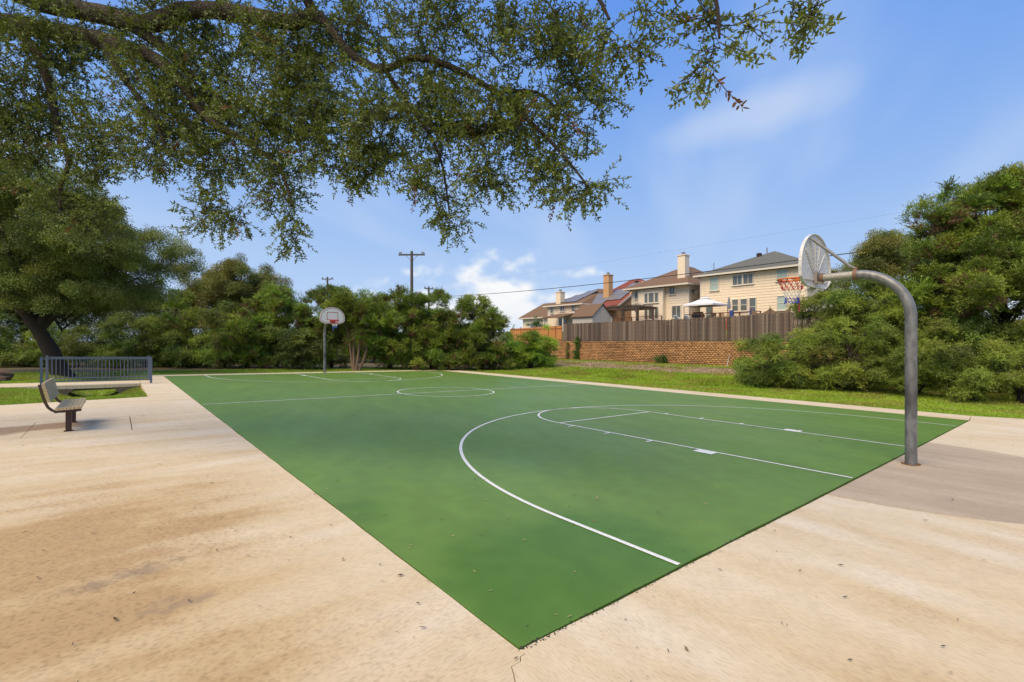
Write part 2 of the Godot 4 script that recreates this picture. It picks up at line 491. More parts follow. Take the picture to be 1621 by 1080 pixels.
# ---------------------------------------------------------------- basketball goals
func goal(at: Vector3, turn: float, label: String, worn: bool) -> void:
	var o := thing("basketball_goal", at, turn, label, "basketball goal", "basketball goals at the court ends")
	var pts := []; var rad := []; var cols := []
	for i in 24:
		pts.append(Vector3(0, -0.05 + 2.35 * i / 23.0, 0))
	for i in range(1, 15):
		var t := PI / 2 * i / 14.0
		pts.append(Vector3(0, 2.30 + 0.73 * sin(t), -0.73 * (1.0 - cos(t))))
	for p in pts:
		rad.append(0.077)
		var k := smoothstep(0.35, 0.0, absf(p.y - 1.0)) * (0.85 + 0.5 * noise.get_noise_2d(p.y * 300.0, at.x * 50.0))
		cols.append(Color(0.20, 0.205, 0.21).lerp(Color(0.05, 0.045, 0.045), clampf(k, 0.0, 0.9)) * (1.0 + 0.25 * noise.get_noise_2d(p.y * 90.0, 7.0)))
	var pm := mat(1, 1, 1, 0.42, 0.45, Vector3(2.2, 0.9, 2.2), 0.016, 0.2)
	pm.vertex_color_use_as_albedo = true
	var mb := MB.new()
	mb.tube(pts, rad, 28, true, cols)
	part("pole", mb.mesh(), pm, o)
	mb = MB.new()
	mb.tube([Vector3(0, 3.03, -0.73), Vector3(0, 3.03, -1.25)], [0.066, 0.066], 24)
	part("arm", mb.mesh(), mat(0.42, 0.40, 0.37, 0.5, 0.4, Vector3.ONE * 4.0, 0.03, 0.2), o)
	var rust := mat(0.26, 0.15, 0.10, 0.85, 0.5, Vector3.ONE * 6.0, 0.04)
	mb = MB.new()
	mb.tube([Vector3(0, 3.03, -0.70), Vector3(0, 3.03, -0.755)], [0.086, 0.086], 24)
	mb.box(Vector3(0, 3.125, -0.73), Vector3(0.03, 0.08, 0.05))
	part("collar", mb.mesh(), rust, o)
	mb = MB.new()
	mb.tube([Vector3(0, 3.03, -1.19), Vector3(0, 3.03, -1.245)], [0.078, 0.078], 20)
	part("collar", mb.mesh(), rust, o)
	mb = MB.new()
	mb.tube([Vector3(0, 3.14, -0.73), Vector3(-0.03, 3.18, -0.80), Vector3(-0.27, 3.66, -1.26), Vector3(-0.30, 3.70, -1.31)], [0.016, 0.026, 0.026, 0.016], 12)
	part("brace", mb.mesh(), mat(0.33, 0.33, 0.32, 0.5, 0.4, Vector3.ONE * 5.0, 0.03, 0.3), o)
	# fan board
	var out := PackedVector2Array()
	for q in [Vector2(-0.42, 2.87), Vector2(0.42, 2.87), Vector2(0.60, 2.94), Vector2(0.69, 3.02), Vector2(0.70, 3.14)]: out.append(q)
	for i in 25:
		var t := PI * i / 24.0
		out.append(Vector2(0.70 * cos(t), 3.20 + 0.60 * sin(t)))
	for q in [Vector2(-0.70, 3.14), Vector2(-0.69, 3.02), Vector2(-0.60, 2.94)]: out.append(q)
	var white := mat(0.66, 0.66, 0.64, 0.5, 0.3 if worn else 0.1, Vector3.ONE * 2.2, 0.025)
	var board := Node3D.new()
	board.name = "backboard"
	o.add_child(board)
	mb = MB.new()
	mb.prism(out, Vector3(0, 0, -1.345), Vector3.RIGHT, Vector3.UP, Vector3(0, 0, 0.018))
	part("panel", mb.mesh(), white, board)
	mb = MB.new()
	for i in out.size():
		var a := out[i]; var b := out[(i + 1) % out.size()]
		mb.bar(Vector3(a.x, a.y, -1.322), Vector3(b.x, b.y, -1.322), 0.05, 0.012, Vector3(a.x + b.x, a.y + b.y - 6.2, 0).normalized())
	part("flange", mb.mesh(), white, board)
	var dark := mat(0.10, 0.09, 0.08, 0.8)
	for i in 5:
		var an := PI / 2 + (i - 2) * 0.42
		var tip := Vector3(0.60 * cos(an), 3.02 + 0.70 * sin(an), -1.318)
		mb = MB.new()
		mb.bar(Vector3(0.09 * cos(an), 3.02 + 0.09 * sin(an), -1.318), tip, 0.035, 0.018, Vector3.BACK)
		part("rib", mb.mesh(), white, board)
		mb = MB.new()
		for k in 7:
			var q := Vector3(0.09 * cos(an), 3.02 + 0.09 * sin(an), -1.3085).lerp(tip + Vector3(0, 0, 0.0095), (k + 0.7) / 8.0)
			mb.box(q, Vector3(0.012, 0.02, 0.004))
		part("bolt_row", mb.mesh(), dark, board)
	mb = MB.new()
	for s in [-1, 1]: mb.bar(Vector3(s * 0.09, 3.0, -1.316), Vector3(s * 0.56, 2.99, -1.316), 0.03, 0.02, Vector3.BACK)
	part("stiffener", mb.mesh(), white, board)
	mb = MB.new()
	mb.box(Vector3(0, 3.03, -1.30), Vector3(0.16, 0.20, 0.05)); mb.box(Vector3(0, 2.95, -1.26), Vector3(0.07, 0.05, 0.10))
	part("mount", mb.mesh(), mat(0.40, 0.33, 0.28, 0.8, 0.5, Vector3.ONE * 6.0, 0.04), o)
	# red print on the front
	var red := mat(0.40, 0.055, 0.05, 0.6)
	mb = MB.new()
	var inner := PackedVector2Array()
	for q in out: inner.append(Vector2(q.x * 0.93, 3.27 + (q.y - 3.27) * 0.91))
	for i in inner.size():
		var a := inner[i]; var b := inner[(i + 1) % inner.size()]
		mb.bar(Vector3(a.x, a.y, -1.3465), Vector3(b.x, b.y, -1.3465), 0.03, 0.003, Vector3.BACK)
	part("border_line", mb.mesh(), red, board)
	mb = MB.new()
	mb.box(Vector3(0, 3.51, -1.3465), Vector3(0.64, 0.03, 0.003)); mb.box(Vector3(-0.305, 3.30, -1.3465), Vector3(0.03, 0.39, 0.003)); mb.box(Vector3(0.305, 3.30, -1.3465), Vector3(0.03, 0.39, 0.003)); mb.box(Vector3(0, 3.09, -1.3465), Vector3(0.64, 0.03, 0.003))
	part("target_square", mb.mesh(), red, board)
	# rim
	var orange := mat(0.68, 0.15, 0.028, 0.5, 0.2, Vector3.ONE * 4.0, 0.03) if worn else mat(0.50, 0.05, 0.035, 0.5)
	var oc := Vector3(0, 3.05, -1.345 - 0.36)
	mb = MB.new()
	var ring := []; var rr := []
	for i in 33:
		var t := TAU * i / 32.0
		ring.append(oc + Vector3(cos(t), 0, sin(t)) * 0.235); rr.append(0.015)
	mb.tube(ring, rr, 8, false)
	for s in [-1, 1]:
		mb.bar(oc + Vector3(s * 0.20, -0.02, 0.12), Vector3(s * 0.10, 3.03, -1.345), 0.016, 0.03)
	part("rim", mb.mesh(), orange, o)
	mb = MB.new()
	mb.prism(PackedVector2Array([Vector2(-0.10, 0), Vector2(0.10, 0), Vector2(0.225, 0.29), Vector2(0.17, 0.215), Vector2(0.0, 0.145), Vector2(-0.17, 0.215), Vector2(-0.225, 0.29)]), Vector3(0, 3.035, -1.347), Vector3.RIGHT, Vector3.FORWARD, Vector3(0, -0.012, 0))
	mb.box(Vector3(0, 3.0, -1.352), Vector3(0.30, 0.13, 0.012))
	part("rim_bracket", mb.mesh(), orange, o)
	# net: three bands of cord
	var net := Node3D.new()
	net.name = "net"
	o.add_child(net)
	var ncol := [mat(0.42, 0.05, 0.06, 0.8), mat(0.72, 0.71, 0.68, 0.8), mat(0.04, 0.10, 0.42, 0.8)]
	var R := [0.228, 0.185, 0.145, 0.122, 0.112, 0.11, 0.125]
	var Y := [0.0, -0.11, -0.20, -0.27, -0.33, -0.38, -0.44]
	for band in 3:
		mb = MB.new()
		for row in [band * 2, band * 2 + 1]:
			for i in 12:
				for s in [-1, 1]:
					var t0: float = TAU * (i + 0.5 * (row % 2)) / 12.0; var t1: float = t0 + s * TAU / 24.0
					var sag := 0.012 * sin(i * 5.1 + row)
					var p0 := oc + Vector3(cos(t0) * R[row], Y[row] + (sag if row > 0 else 0.0), sin(t0) * R[row])
					var p1 := oc + Vector3(cos(t1) * R[row + 1], Y[row + 1] + 0.012 * sin((i + 0.5 * s) * 5.1 + row + 1), sin(t1) * R[row + 1])
					var md := (p0 + p1) / 2 + Vector3(0, -0.012, 0)
					mb.tube([p0, md, p1], [0.0055, 0.0055, 0.0055], 5)
		part("net_cord", mb.mesh(), ncol[band], net)
	mb = MB.new()
	mb.tube([oc + Vector3(0.06, -0.33, 0.09), oc + Vector3(0.065, -0.45, 0.10), oc + Vector3(0.055, -0.60, 0.095)], [0.012, 0.016, 0.010], 6)
	part("loose_cord", mb.mesh(), ncol[0] if worn else ncol[2], net)
	# soil and leaves caught round the foot
	mb = MB.new()
	for i in 26:
		var t := rng.randf() * TAU; var r := rng.randf_range(0.08, 0.13)
		mb.box(Vector3(cos(t) * r, 0.008, sin(t) * r), Vector3(0.03, 0.012, 0.018), Basis(Vector3.UP, rng.randf() * TAU))
	part("foot_debris", mb.mesh(), mat(0.20, 0.11, 0.04, 0.95), o)

# ---------------------------------------------------------------- bench, railings, bridge, boulder
func bench() -> void:
	var o := thing("park_bench", X(-2.45, 10.7), 0.0, "tan slatted park bench on brown metal legs beside the court", "bench")
	var brown := mat(0.055, 0.025, 0.018, 0.45, 0.3, Vector3.ONE * 5.0, 0.03)
	var tan_ := mat(0.52, 0.40, 0.215, 0.6, 0.18, Vector3(3, 3, 0.7), 0.03)
	for s in [-0.58, 0.66]:
		var mb := MB.new()
		mb.box(Vector3(-0.02, 0.19, -s), Vector3(0.085, 0.40, 0.075))
		part("leg", mb.mesh(), brown, o)
		mb = MB.new()
		mb.box(Vector3(-0.02, 0.006, -s), Vector3(0.13, 0.012, 0.12))
		part("foot_plate", mb.mesh(), brown, o)
	for s in [-0.74, 0.86]:
		var path := [Vector2(-0.40, 0.90), Vector2(-0.365, 0.74), Vector2(-0.325, 0.58), Vector2(-0.285, 0.48), Vector2(-0.225, 0.415), Vector2(-0.14, 0.392), Vector2(0.0, 0.392), Vector2(0.165, 0.40)]
		var mb := MB.new()
		for i in path.size() - 1:
			mb.bar(Vector3(path[i].x, path[i].y, -s), Vector3(path[i + 1].x, path[i + 1].y, -s), 0.045, 0.04, Vector3(0.5, 0.6, 0).normalized())
		part("frame", mb.mesh(), brown, o)
	for s in [-0.18, 0.08]:
		var mb := MB.new()
		mb.box(Vector3(s, 0.383, -0.06), Vector3(0.05, 0.03, 1.62))
		part("cross_rail", mb.mesh(), brown, o)
	for i in 7:
		var mb := MB.new()
		mb.box(Vector3(-0.165 + i * 0.052, 0.437 + 0.002 * i, -0.06), Vector3(0.046, 0.042, 1.72))
		part("seat_slat", mb.mesh(), tan_, o)
	var tilt := Basis(Vector3.BACK, 0.22)
	for i in 7:
		var mb := MB.new()
		mb.box(Vector3(-0.275 - i * 0.0115, 0.60 + i * 0.051, -0.06), Vector3(0.04, 0.046, 1.72), tilt)
		part("back_slat", mb.mesh(), tan_, o)

func railing(b: float, label: String) -> void:
	var o := thing("railing", X(-2.3, b), 0.0, label, "railing", "railings of the walkway bridge")
	var m := mat(0.115, 0.145, 0.19, 0.5, 0.2, Vector3.ONE * 3.0, 0.03)
	for x in [-1.58, 1.60]:
		var mb := MB.new()
		mb.box(Vector3(x, 0.50 - x * 0.0213, 0), Vector3(0.075, 1.10, 0.075)); mb.box(Vector3(x, 1.056 - x * 0.0213, 0), Vector3(0.085, 0.012, 0.085))
		part("post", mb.mesh(), m, o)
	for y in [0.16, 0.99]:
		var mb := MB.new()
		mb.bar(Vector3(-1.54, y + 0.034, 0), Vector3(1.56, y - 0.034, 0), 0.045, 0.04)
		part("rail", mb.mesh(), m, o)
	var bal := MB.new()
	bal.box(Vector3.ZERO, Vector3(0.016, 0.79, 0.016))
	var bm := bal.mesh()
	for i in 26:
		var x := -1.43 + i * 0.1155
		part("baluster", bm, m, o, Transform3D(Basis(), Vector3(x, 0.575 - x * 0.0213, 0)))

func bridge() -> void:
	var o := thing("culvert", X(-2.45, 22.1), 0.0, "weathered stone culvert opening under the walkway bridge", "culvert")
	var m := mat(0.17, 0.135, 0.095, 0.95, 0.6, Vector3.ONE * 2.0, 0.05)
	for s in [-1, 1]:
		var poly := PackedVector2Array([Vector2(s * 0.78, -0.75), Vector2(s * 1.6, -0.6), Vector2(s * 1.75, -0.125), Vector2(s * 0.55, -0.125), Vector2(s * 0.72, -0.3)])
		if s < 0: poly.reverse()
		var mb := MB.new()
		mb.prism(poly, Vector3(0, 0.0, -1.9), Vector3.RIGHT, Vector3.UP, Vector3(0, 0, 1.94))
		part("abutment", mb.mesh(), m, o)
	var mb2 := MB.new()
	mb2.box(Vector3(0, -0.165, -0.97), Vector3(1.5, 0.07, 1.8))
	part("deck_slab", mb2.mesh(), m, o)

func boulder() -> void:
	var mb := MB.new()
	var rings := 10; var seg := 18
	var f := func(i, j):
		var a: float = TAU * (j % seg) / seg; var e: float = PI / 2 * i / rings
		var d := Vector3(cos(a) * cos(e), sin(e), sin(a) * cos(e))
		return d * Vector3(1.15, 0.62, 0.8) * (1.0 + 0.45 * noise.get_noise_3dv(d * 75.0) + 0.2 * noise.get_noise_3dv(d * 210.0)) + Vector3(0, -0.08, 0)
	for i in rings:
		for j in seg:
			mb.quad(f.call(i, j), f.call(i, j + 1), f.call(i + 1, j + 1), f.call(i + 1, j))
	var o := part("boulder", mb.mesh(), mat(0.16, 0.10, 0.065, 0.95, 0.6, Vector3.ONE * 1.5, 0.04), self, Transform3D(Basis(), Vector3(-6.15, gh(-6.15, 26.5) + 0.02, -26.5)))
	tag(o, "brown weathered boulder on the grass at the picture's left edge", "boulder")

# ---------------------------------------------------------------- retaining wall, fences, terrace
func terrace_y(x: float) -> float:
	return 1.72 + 1.45 * smoothstep(36.5, 45.0, x)

func build_wall() -> void:
	var mb := MB.new()
	var xs := [36.12, 37.5, 39.0, 41.0, 43.0, 45.0, 60.0, 120.0, 500.0]
	for i in xs.size() - 1:
		var a: float = xs[i]; var b: float = xs[i + 1]
		mb.quad(Vector3(a, terrace_y(a), 30), Vector3(b, terrace_y(b), 30), Vector3(b, terrace_y(b), -140), Vector3(a, terrace_y(a), -140))
	mb.quad(Vector3(36.12, -1, 30), Vector3(36.12, 1.72, 30), Vector3(36.12, 1.72, -140), Vector3(36.12, -1, -140))
	part("terrace_ground", mb.mesh(), mat(0.12, 0.14, 0.05, 0.95, 0.5, Vector3.ONE, 0.05), self).set_meta("kind", "structure")

	var o := thing("retaining_wall", Vector3(36, 0, -22), 0.0, "long tan split-face block retaining wall below the wooden fence", "wall")
	mb = MB.new()
	mb.box(Vector3(0.03, 0.6, -4), Vector3(0.1, 2.3, 60))
	part("wall_core", mb.mesh(), mat(0.07, 0.045, 0.025, 0.95), o)
	# one rough-faced block, battered back a little with each course
	mb = MB.new()
	var g := []
	for i in 4:
		var r := []
		for j in 3:
			var e := i == 0 or i == 3 or j == 0 or j == 2
			r.append(Vector3(-0.05 if not e else 0.0, (j / 2.0 - 0.5) * 0.158, (i / 3.0 - 0.5) * 0.318) + Vector3(-0.02 * absf(sin(i * 7.0 + j * 3.0)), 0, 0))
		g.append(r)
	for i in 3:
		for j in 2:
			mb.quad(g[i][j], g[i + 1][j], g[i + 1][j + 1], g[i][j + 1])
	var bk := Vector3(0.08, 0, 0)
	for i in 3:
		mb.quad(g[i][2], g[i + 1][2], g[i + 1][2] + bk, g[i][2] + bk); mb.quad(g[i + 1][0], g[i][0], g[i][0] + bk, g[i + 1][0] + bk)
	for j in 2:
		mb.quad(g[0][j], g[0][j + 1], g[0][j + 1] + bk, g[0][j] + bk); mb.quad(g[3][j + 1], g[3][j], g[3][j] + bk, g[3][j + 1] + bk)
	var xf := []; var cl := []
	for row in 14:
		var y := -0.28 + row * 0.157
		if y > 1.72: break
		for i in 195:
			var b := 2.0 + i * 0.30 + (0.15 if row % 2 else 0.0)
			xf.append(Transform3D(Basis.from_scale(Vector3(1, 0.85, 0.85 if rng.randf() < 0.5 else -0.85)), Vector3(-0.10 + rng.randf_range(-0.02, 0.02) + row * 0.004, y, 22.0 - b)))
			var k := rng.randf_range(0.70, 1.12)
			var st := clampf(noise.get_noise_2d(b * 12.0, row * 9.0) * 1.6 + (rng.randf() - 0.5) * 0.5, -0.4, 0.8)
			cl.append((Color(0.52, 0.29, 0.125).lerp(Color(0.31, 0.165, 0.075), clampf(st, 0.0, 1.0))) * k)
	var bm := mat(1, 1, 1, 0.95, 0.35, Vector3.ONE * 2.0, 0.06)
	bm.vertex_color_use_as_albedo = true
	bm.cull_mode = BaseMaterial3D.CULL_DISABLED
	pile("block", mb.mesh(), bm, o, xf, cl).set_meta("kind", "stuff")

	# fences of single boards
	var bmesh := []
	for k in 3:
		var m2 := MB.new()
		var w := 0.134 - 0.006 * k
		m2.prism(PackedVector2Array([Vector2(-w / 2, 0), Vector2(w / 2, 0), Vector2(w / 2, 0.97), Vector2(w / 4, 1.0), Vector2(-w / 4, 1.0), Vector2(-w / 2, 0.97)]), Vector3.ZERO, Vector3.BACK, Vector3.UP, Vector3(-0.018, 0, 0))
		bmesh.append(m2.mesh())
	var greys := []
	for c in [[0.169, 0.122, 0.091], [0.206, 0.147, 0.110], [0.119, 0.083, 0.062], [0.275, 0.213, 0.169], [0.188, 0.140, 0.112], [0.144, 0.105, 0.083], [0.237, 0.173, 0.125], [0.094, 0.068, 0.054]]:
		greys.append(mat(c[0], c[1], c[2], 0.9, 0.5, Vector3(4, 0.35, 4), 0.04))
	var oranges := []
	for c in [[0.55, 0.25, 0.075], [0.50, 0.21, 0.06], [0.60, 0.29, 0.095]]:
		oranges.append(mat(c[0], c[1], c[2], 0.75, 0.25, Vector3(4, 0.35, 4), 0.04))
	var f := thing("wooden_fence", Vector3(36.03, 1.72, -22), 0.0, "weathered grey-brown board fence on top of the block wall", "fence")
	var rot := func(sd): return Basis(Vector3.RIGHT, 0.012 * sin(sd * 12.9)) * Basis(Vector3.UP, 0.03 * sin(sd * 7.7))
	for i in 196:
		var b := 7.2 + i * 0.1415
		var top := 3.60 + clampf(20.0 - b, 0.0, 10.0) * 0.025 + 0.03 * sin(i * 3.7) + 0.012 * sin(i * 11.3)
		part("fence_board", bmesh[i % 3], greys[rng.randi() % 8], f, Transform3D((rot.call(float(i)) as Basis) * Basis.from_scale(Vector3(1, top - 1.70, 1)), Vector3(0.004 * sin(i * 5.0), 0.0, 22.0 - b)))
	for y in [0.35, 1.0, 1.62]:
		mb = MB.new()
		mb.box(Vector3(0.03, y, 1.0), Vector3(0.04, 0.09, 27.8))
		part("rail", mb.mesh(), greys[0], f)
	var f2 := thing("wooden_fence", Vector3(36.0, 1.70, -39), 0.0, "new orange-stained board fence beside the grey fence", "fence")
	for i in 66:
		var b := 35.1 + i * 0.138
		part("fence_board", bmesh[i % 3], oranges[(i * 5) % 3], f2, Transform3D((rot.call(i + 0.5) as Basis) * Basis.from_scale(Vector3(1, 1.72 - 0.02 * (b - 35.0), 1)), Vector3(0.0, 0.0, 39.0 - b)))
	var om := mat(0.34, 0.125, 0.04, 0.8, 0.3, Vector3(4, 0.35, 4), 0.04)
	for b in [35.06, 36.05, 37.2, 39.6, 42.0]:
		mb = MB.new()
		mb.box(Vector3(-0.05, 0.85, 39.0 - b), Vector3(0.06, 1.75, 0.07))
		part("post", mb.mesh(), om, f2)
	for y in [0.2, 1.42]:
		mb = MB.new()
		mb.box(Vector3(-0.04, y, -0.5), Vector3(0.035, 0.08, 9.0))
		part("rail", mb.mesh(), om, f2)
	# strap on the fence, stick against the wall
	var s := thing("hanging_strap", Vector3(35.90, 3.5, -16.63), 0.0, "red chain and yellow strap hanging down the grey fence", "strap")
	mb = MB.new()
	for i in 9: mb.box(Vector3(0.03, -0.05 - i * 0.1, 0.02 * sin(i * 2.0)), Vector3(0.02, 0.075, 0.06))
	part("chain", mb.mesh(), mat(0.45, 0.07, 0.03, 0.7), s)
	mb = MB.new()
	for i in 5: mb.bar(Vector3(0.03, -0.95 - i * 0.1, 0.02 * sin(i * 1.0)), Vector3(0.03, -1.06 - i * 0.1, 0.02 * sin(i + 1.0)), 0.08, 0.015)
	part("webbing", mb.mesh(), mat(0.45, 0.46, 0.06, 0.7), s)
	mb = MB.new()
	mb.tube([Vector3(0, 0, 0), Vector3(0.05, 0.5, 0.06), Vector3(0.16, 0.95, 0.13)], [0.035, 0.03, 0.022], 7)
	tag(part("stick", mb.mesh(), mat(0.55, 0.50, 0.44, 0.9, 0.3), self, Transform3D(Basis(), Vector3(35.55, gh(35.55, 16.4) - 0.02, -16.4))), "pale stick leaning against the block wall", "stick")

# ---------------------------------------------------------------- houses
func window(parent: Node, x: float, b0: float, b1: float, y0: float, y1: float, panes: int, blind := false, rail := false) -> void:
	var o := Node3D.new()
	o.name = "window"
	parent.add_child(o, true)
	o.position = Vector3(x, (y0 + y1) / 2, -(b0 + b1) / 2)
	var w := b1 - b0; var h := y1 - y0
	var mb := MB.new()
	for s in [-1, 1]:
		mb.box(Vector3(-0.04, 0, s * (w / 2 + 0.02)), Vector3(0.09, h + 0.16, 0.08))
		mb.box(Vector3(-0.042, s * (h / 2 + 0.025), 0), Vector3(0.09, 0.075, w + 0.02))
	part("frame", mb.mesh(), M.trim, o)
	mb = MB.new()
	mb.box(Vector3(-0.07, -h / 2 - 0.085, 0), Vector3(0.14, 0.04, w + 0.22))
	part("sill", mb.mesh(), M.trim, o)
	for i in panes:
		mb = MB.new()
		var pw := w / panes
		mb.box(Vector3(-0.022 - 0.006 * i, 0, w / 2 - pw * (i + 0.5)), Vector3(0.012, h - 0.03, pw - 0.05))
		part("pane", mb.mesh(), M.blind if blind else M.glass, o)
		if i > 0:
			mb = MB.new()
			mb.box(Vector3(-0.035, 0, w / 2 - pw * i), Vector3(0.05, h - 0.01, 0.05))
			part("mullion", mb.mesh(), M.trim, o)
	if rail:
		mb = MB.new()
		mb.box(Vector3(-0.036, 0, 0), Vector3(0.045, 0.05, w - 0.01))
		part("meeting_rail", mb.mesh(), M.trim, o)

func siding(parent: Node, m: Material, x: float, b0: float, b1: float, y0: float, y1: float) -> void:   # lapped boards on a wall that faces the court
	var bm := BoxMesh.new()
	bm.size = Vector3(0.03, 0.285, 1.0)
	var k := int((y1 - y0) / 0.265)
	for i in k:
		part("siding_board", bm, m, parent, Transform3D(Basis(Vector3.BACK, -0.10) * Basis.from_scale(Vector3(1, 1, b1 - b0)), Vector3(x - 0.012, y0 + 0.13 + i * 0.265, -(b0 + b1) / 2)))

func siding_end(parent: Node, m: Material, b: float, x0: float, x1: float, y0: float, y1: float) -> void:  # the same on a wall that faces along the court
	var bm := BoxMesh.new()
	bm.size = Vector3(1.0, 0.285, 0.03)
	for i in int((y1 - y0) / 0.265):
		part("siding_board", bm, m, parent, Transform3D(Basis(Vector3.RIGHT, -0.10) * Basis.from_scale(Vector3(x1 - x0, 1, 1)), Vector3((x0 + x1) / 2, y0 + 0.13 + i * 0.265, -b + 0.012)))

func corner(parent: Node, x: float, b: float, y0: float, y1: float) -> void:
	var mb := MB.new()
	mb.box(Vector3(x, (y0 + y1) / 2, -b), Vector3(0.13, y1 - y0, 0.13))
	part("corner_board", mb.mesh(), M.trim, parent)

func hip_roof(parent: Node, m: Material, x0: float, x1: float, b0: float, b1: float, y: float, r0: Vector3, r1: Vector3) -> Node:
	# r0, r1: ridge ends as (x, height, b)
	var A := Vector3(x0, y, -b0); var B := Vector3(x1, y, -b0); var C := Vector3(x1, y, -b1); var D := Vector3(x0, y, -b1)
	var P := Vector3(r0.x, r0.y, -r0.z); var Q := Vector3(r1.x, r1.y, -r1.z)
	var mb := MB.new()
	var along_b := absf(r0.z - r1.z) > absf(r0.x - r1.x)
	if along_b:       # ridge from b0 side (P) to b1 side (Q)
		mb.quad(A, P, Q, D); mb.tri(A, B, P); mb.quad(B, C, Q, P); mb.tri(C, D, Q)
	else:             # ridge from the front (P) to the back (Q)
		mb.tri(A, P, D); mb.quad(A, B, Q, P); mb.tri(B, C, Q); mb.quad(C, D, P, Q)
	var r := part("roof", mb.mesh(), m, parent)
	mb = MB.new()
	mb.quad(A + Vector3(0.02, -0.01, 0), D + Vector3(0.02, -0.01, 0), C + Vector3(0, -0.01, 0), B + Vector3(0, -0.01, 0))
	part("soffit", mb.mesh(), M.trim, r)
	var e := [A, B, C, D]
	for i in 4:
		var q0: Vector3 = e[i]; var q1: Vector3 = e[(i + 1) % 4]
		mb = MB.new()
		mb.bar(q0 + Vector3(0, -0.075, 0), q1 + Vector3(0, -0.075, 0), 0.04, 0.17)
		part("fascia", mb.mesh(), M.trim, r)
	return r

func chimney(parent: Node, m: Material, x: float, b: float, y0: float, y1: float, w := 0.85) -> void:
	var c := part("chimney", null, m, parent)
	var mb := MB.new()
	mb.box(Vector3(x, (y0 + y1) / 2, -b), Vector3(w, y1 - y0, w)); mb.box(Vector3(x, y1 + 0.04, -b), Vector3(w + 0.14, 0.1, w + 0.14))
	c.mesh = mb.mesh()
	mb = MB.new()
	mb.tube([Vector3(x, y1 + 0.08, -b), Vector3(x, y1 + 0.24, -b), Vector3(x, y1 + 0.25, -b), Vector3(x, y1 + 0.42, -b)], [0.13, 0.13, 0.2, 0.2], 14)
	part("flue_cap", mb.mesh(), M.metal, c)

func solar(parent: Node, o: Vector3, ux: Vector3, uy: Vector3, list: Array) -> void:
	# panels on a roof plane: o origin, ux along the eave, uy up the slope
	var nn := ux.cross(uy).normalized()
	if nn.y < 0.0: nn = -nn
	for q in list:
		var c: Vector3 = o + ux * float(q.x) + uy * float(q.y) + nn * 0.10
		var p := Node3D.new()
		p.name = "solar_panel"
		parent.add_child(p, true)
		var bs := Basis(ux, nn, ux.cross(nn))
		var mb := MB.new()
		mb.box(c, Vector3(0.98, 0.035, 1.63), bs)
		part("cells", mb.mesh(), M.solar, p)
		mb = MB.new()
		for s in [-1, 1]:
			mb.box(c + ux * s * 0.49, Vector3(0.03, 0.05, 1.66), bs); mb.box(c + bs.z * s * 0.815, Vector3(0.98, 0.05, 0.03), bs)
		part("frame", mb.mesh(), M.metal, p)

func body(parent: Node, m: Material, x0: float, x1: float, b0: float, b1: float, y0: float, y1: float) -> MeshInstance3D:
	var mb := MB.new()
	mb.box(Vector3((x0 + x1) / 2, (y0 + y1) / 2, -(b0 + b1) / 2), Vector3(x1 - x0, y1 - y0, b1 - b0))
	return part("wall", mb.mesh(), m, parent)

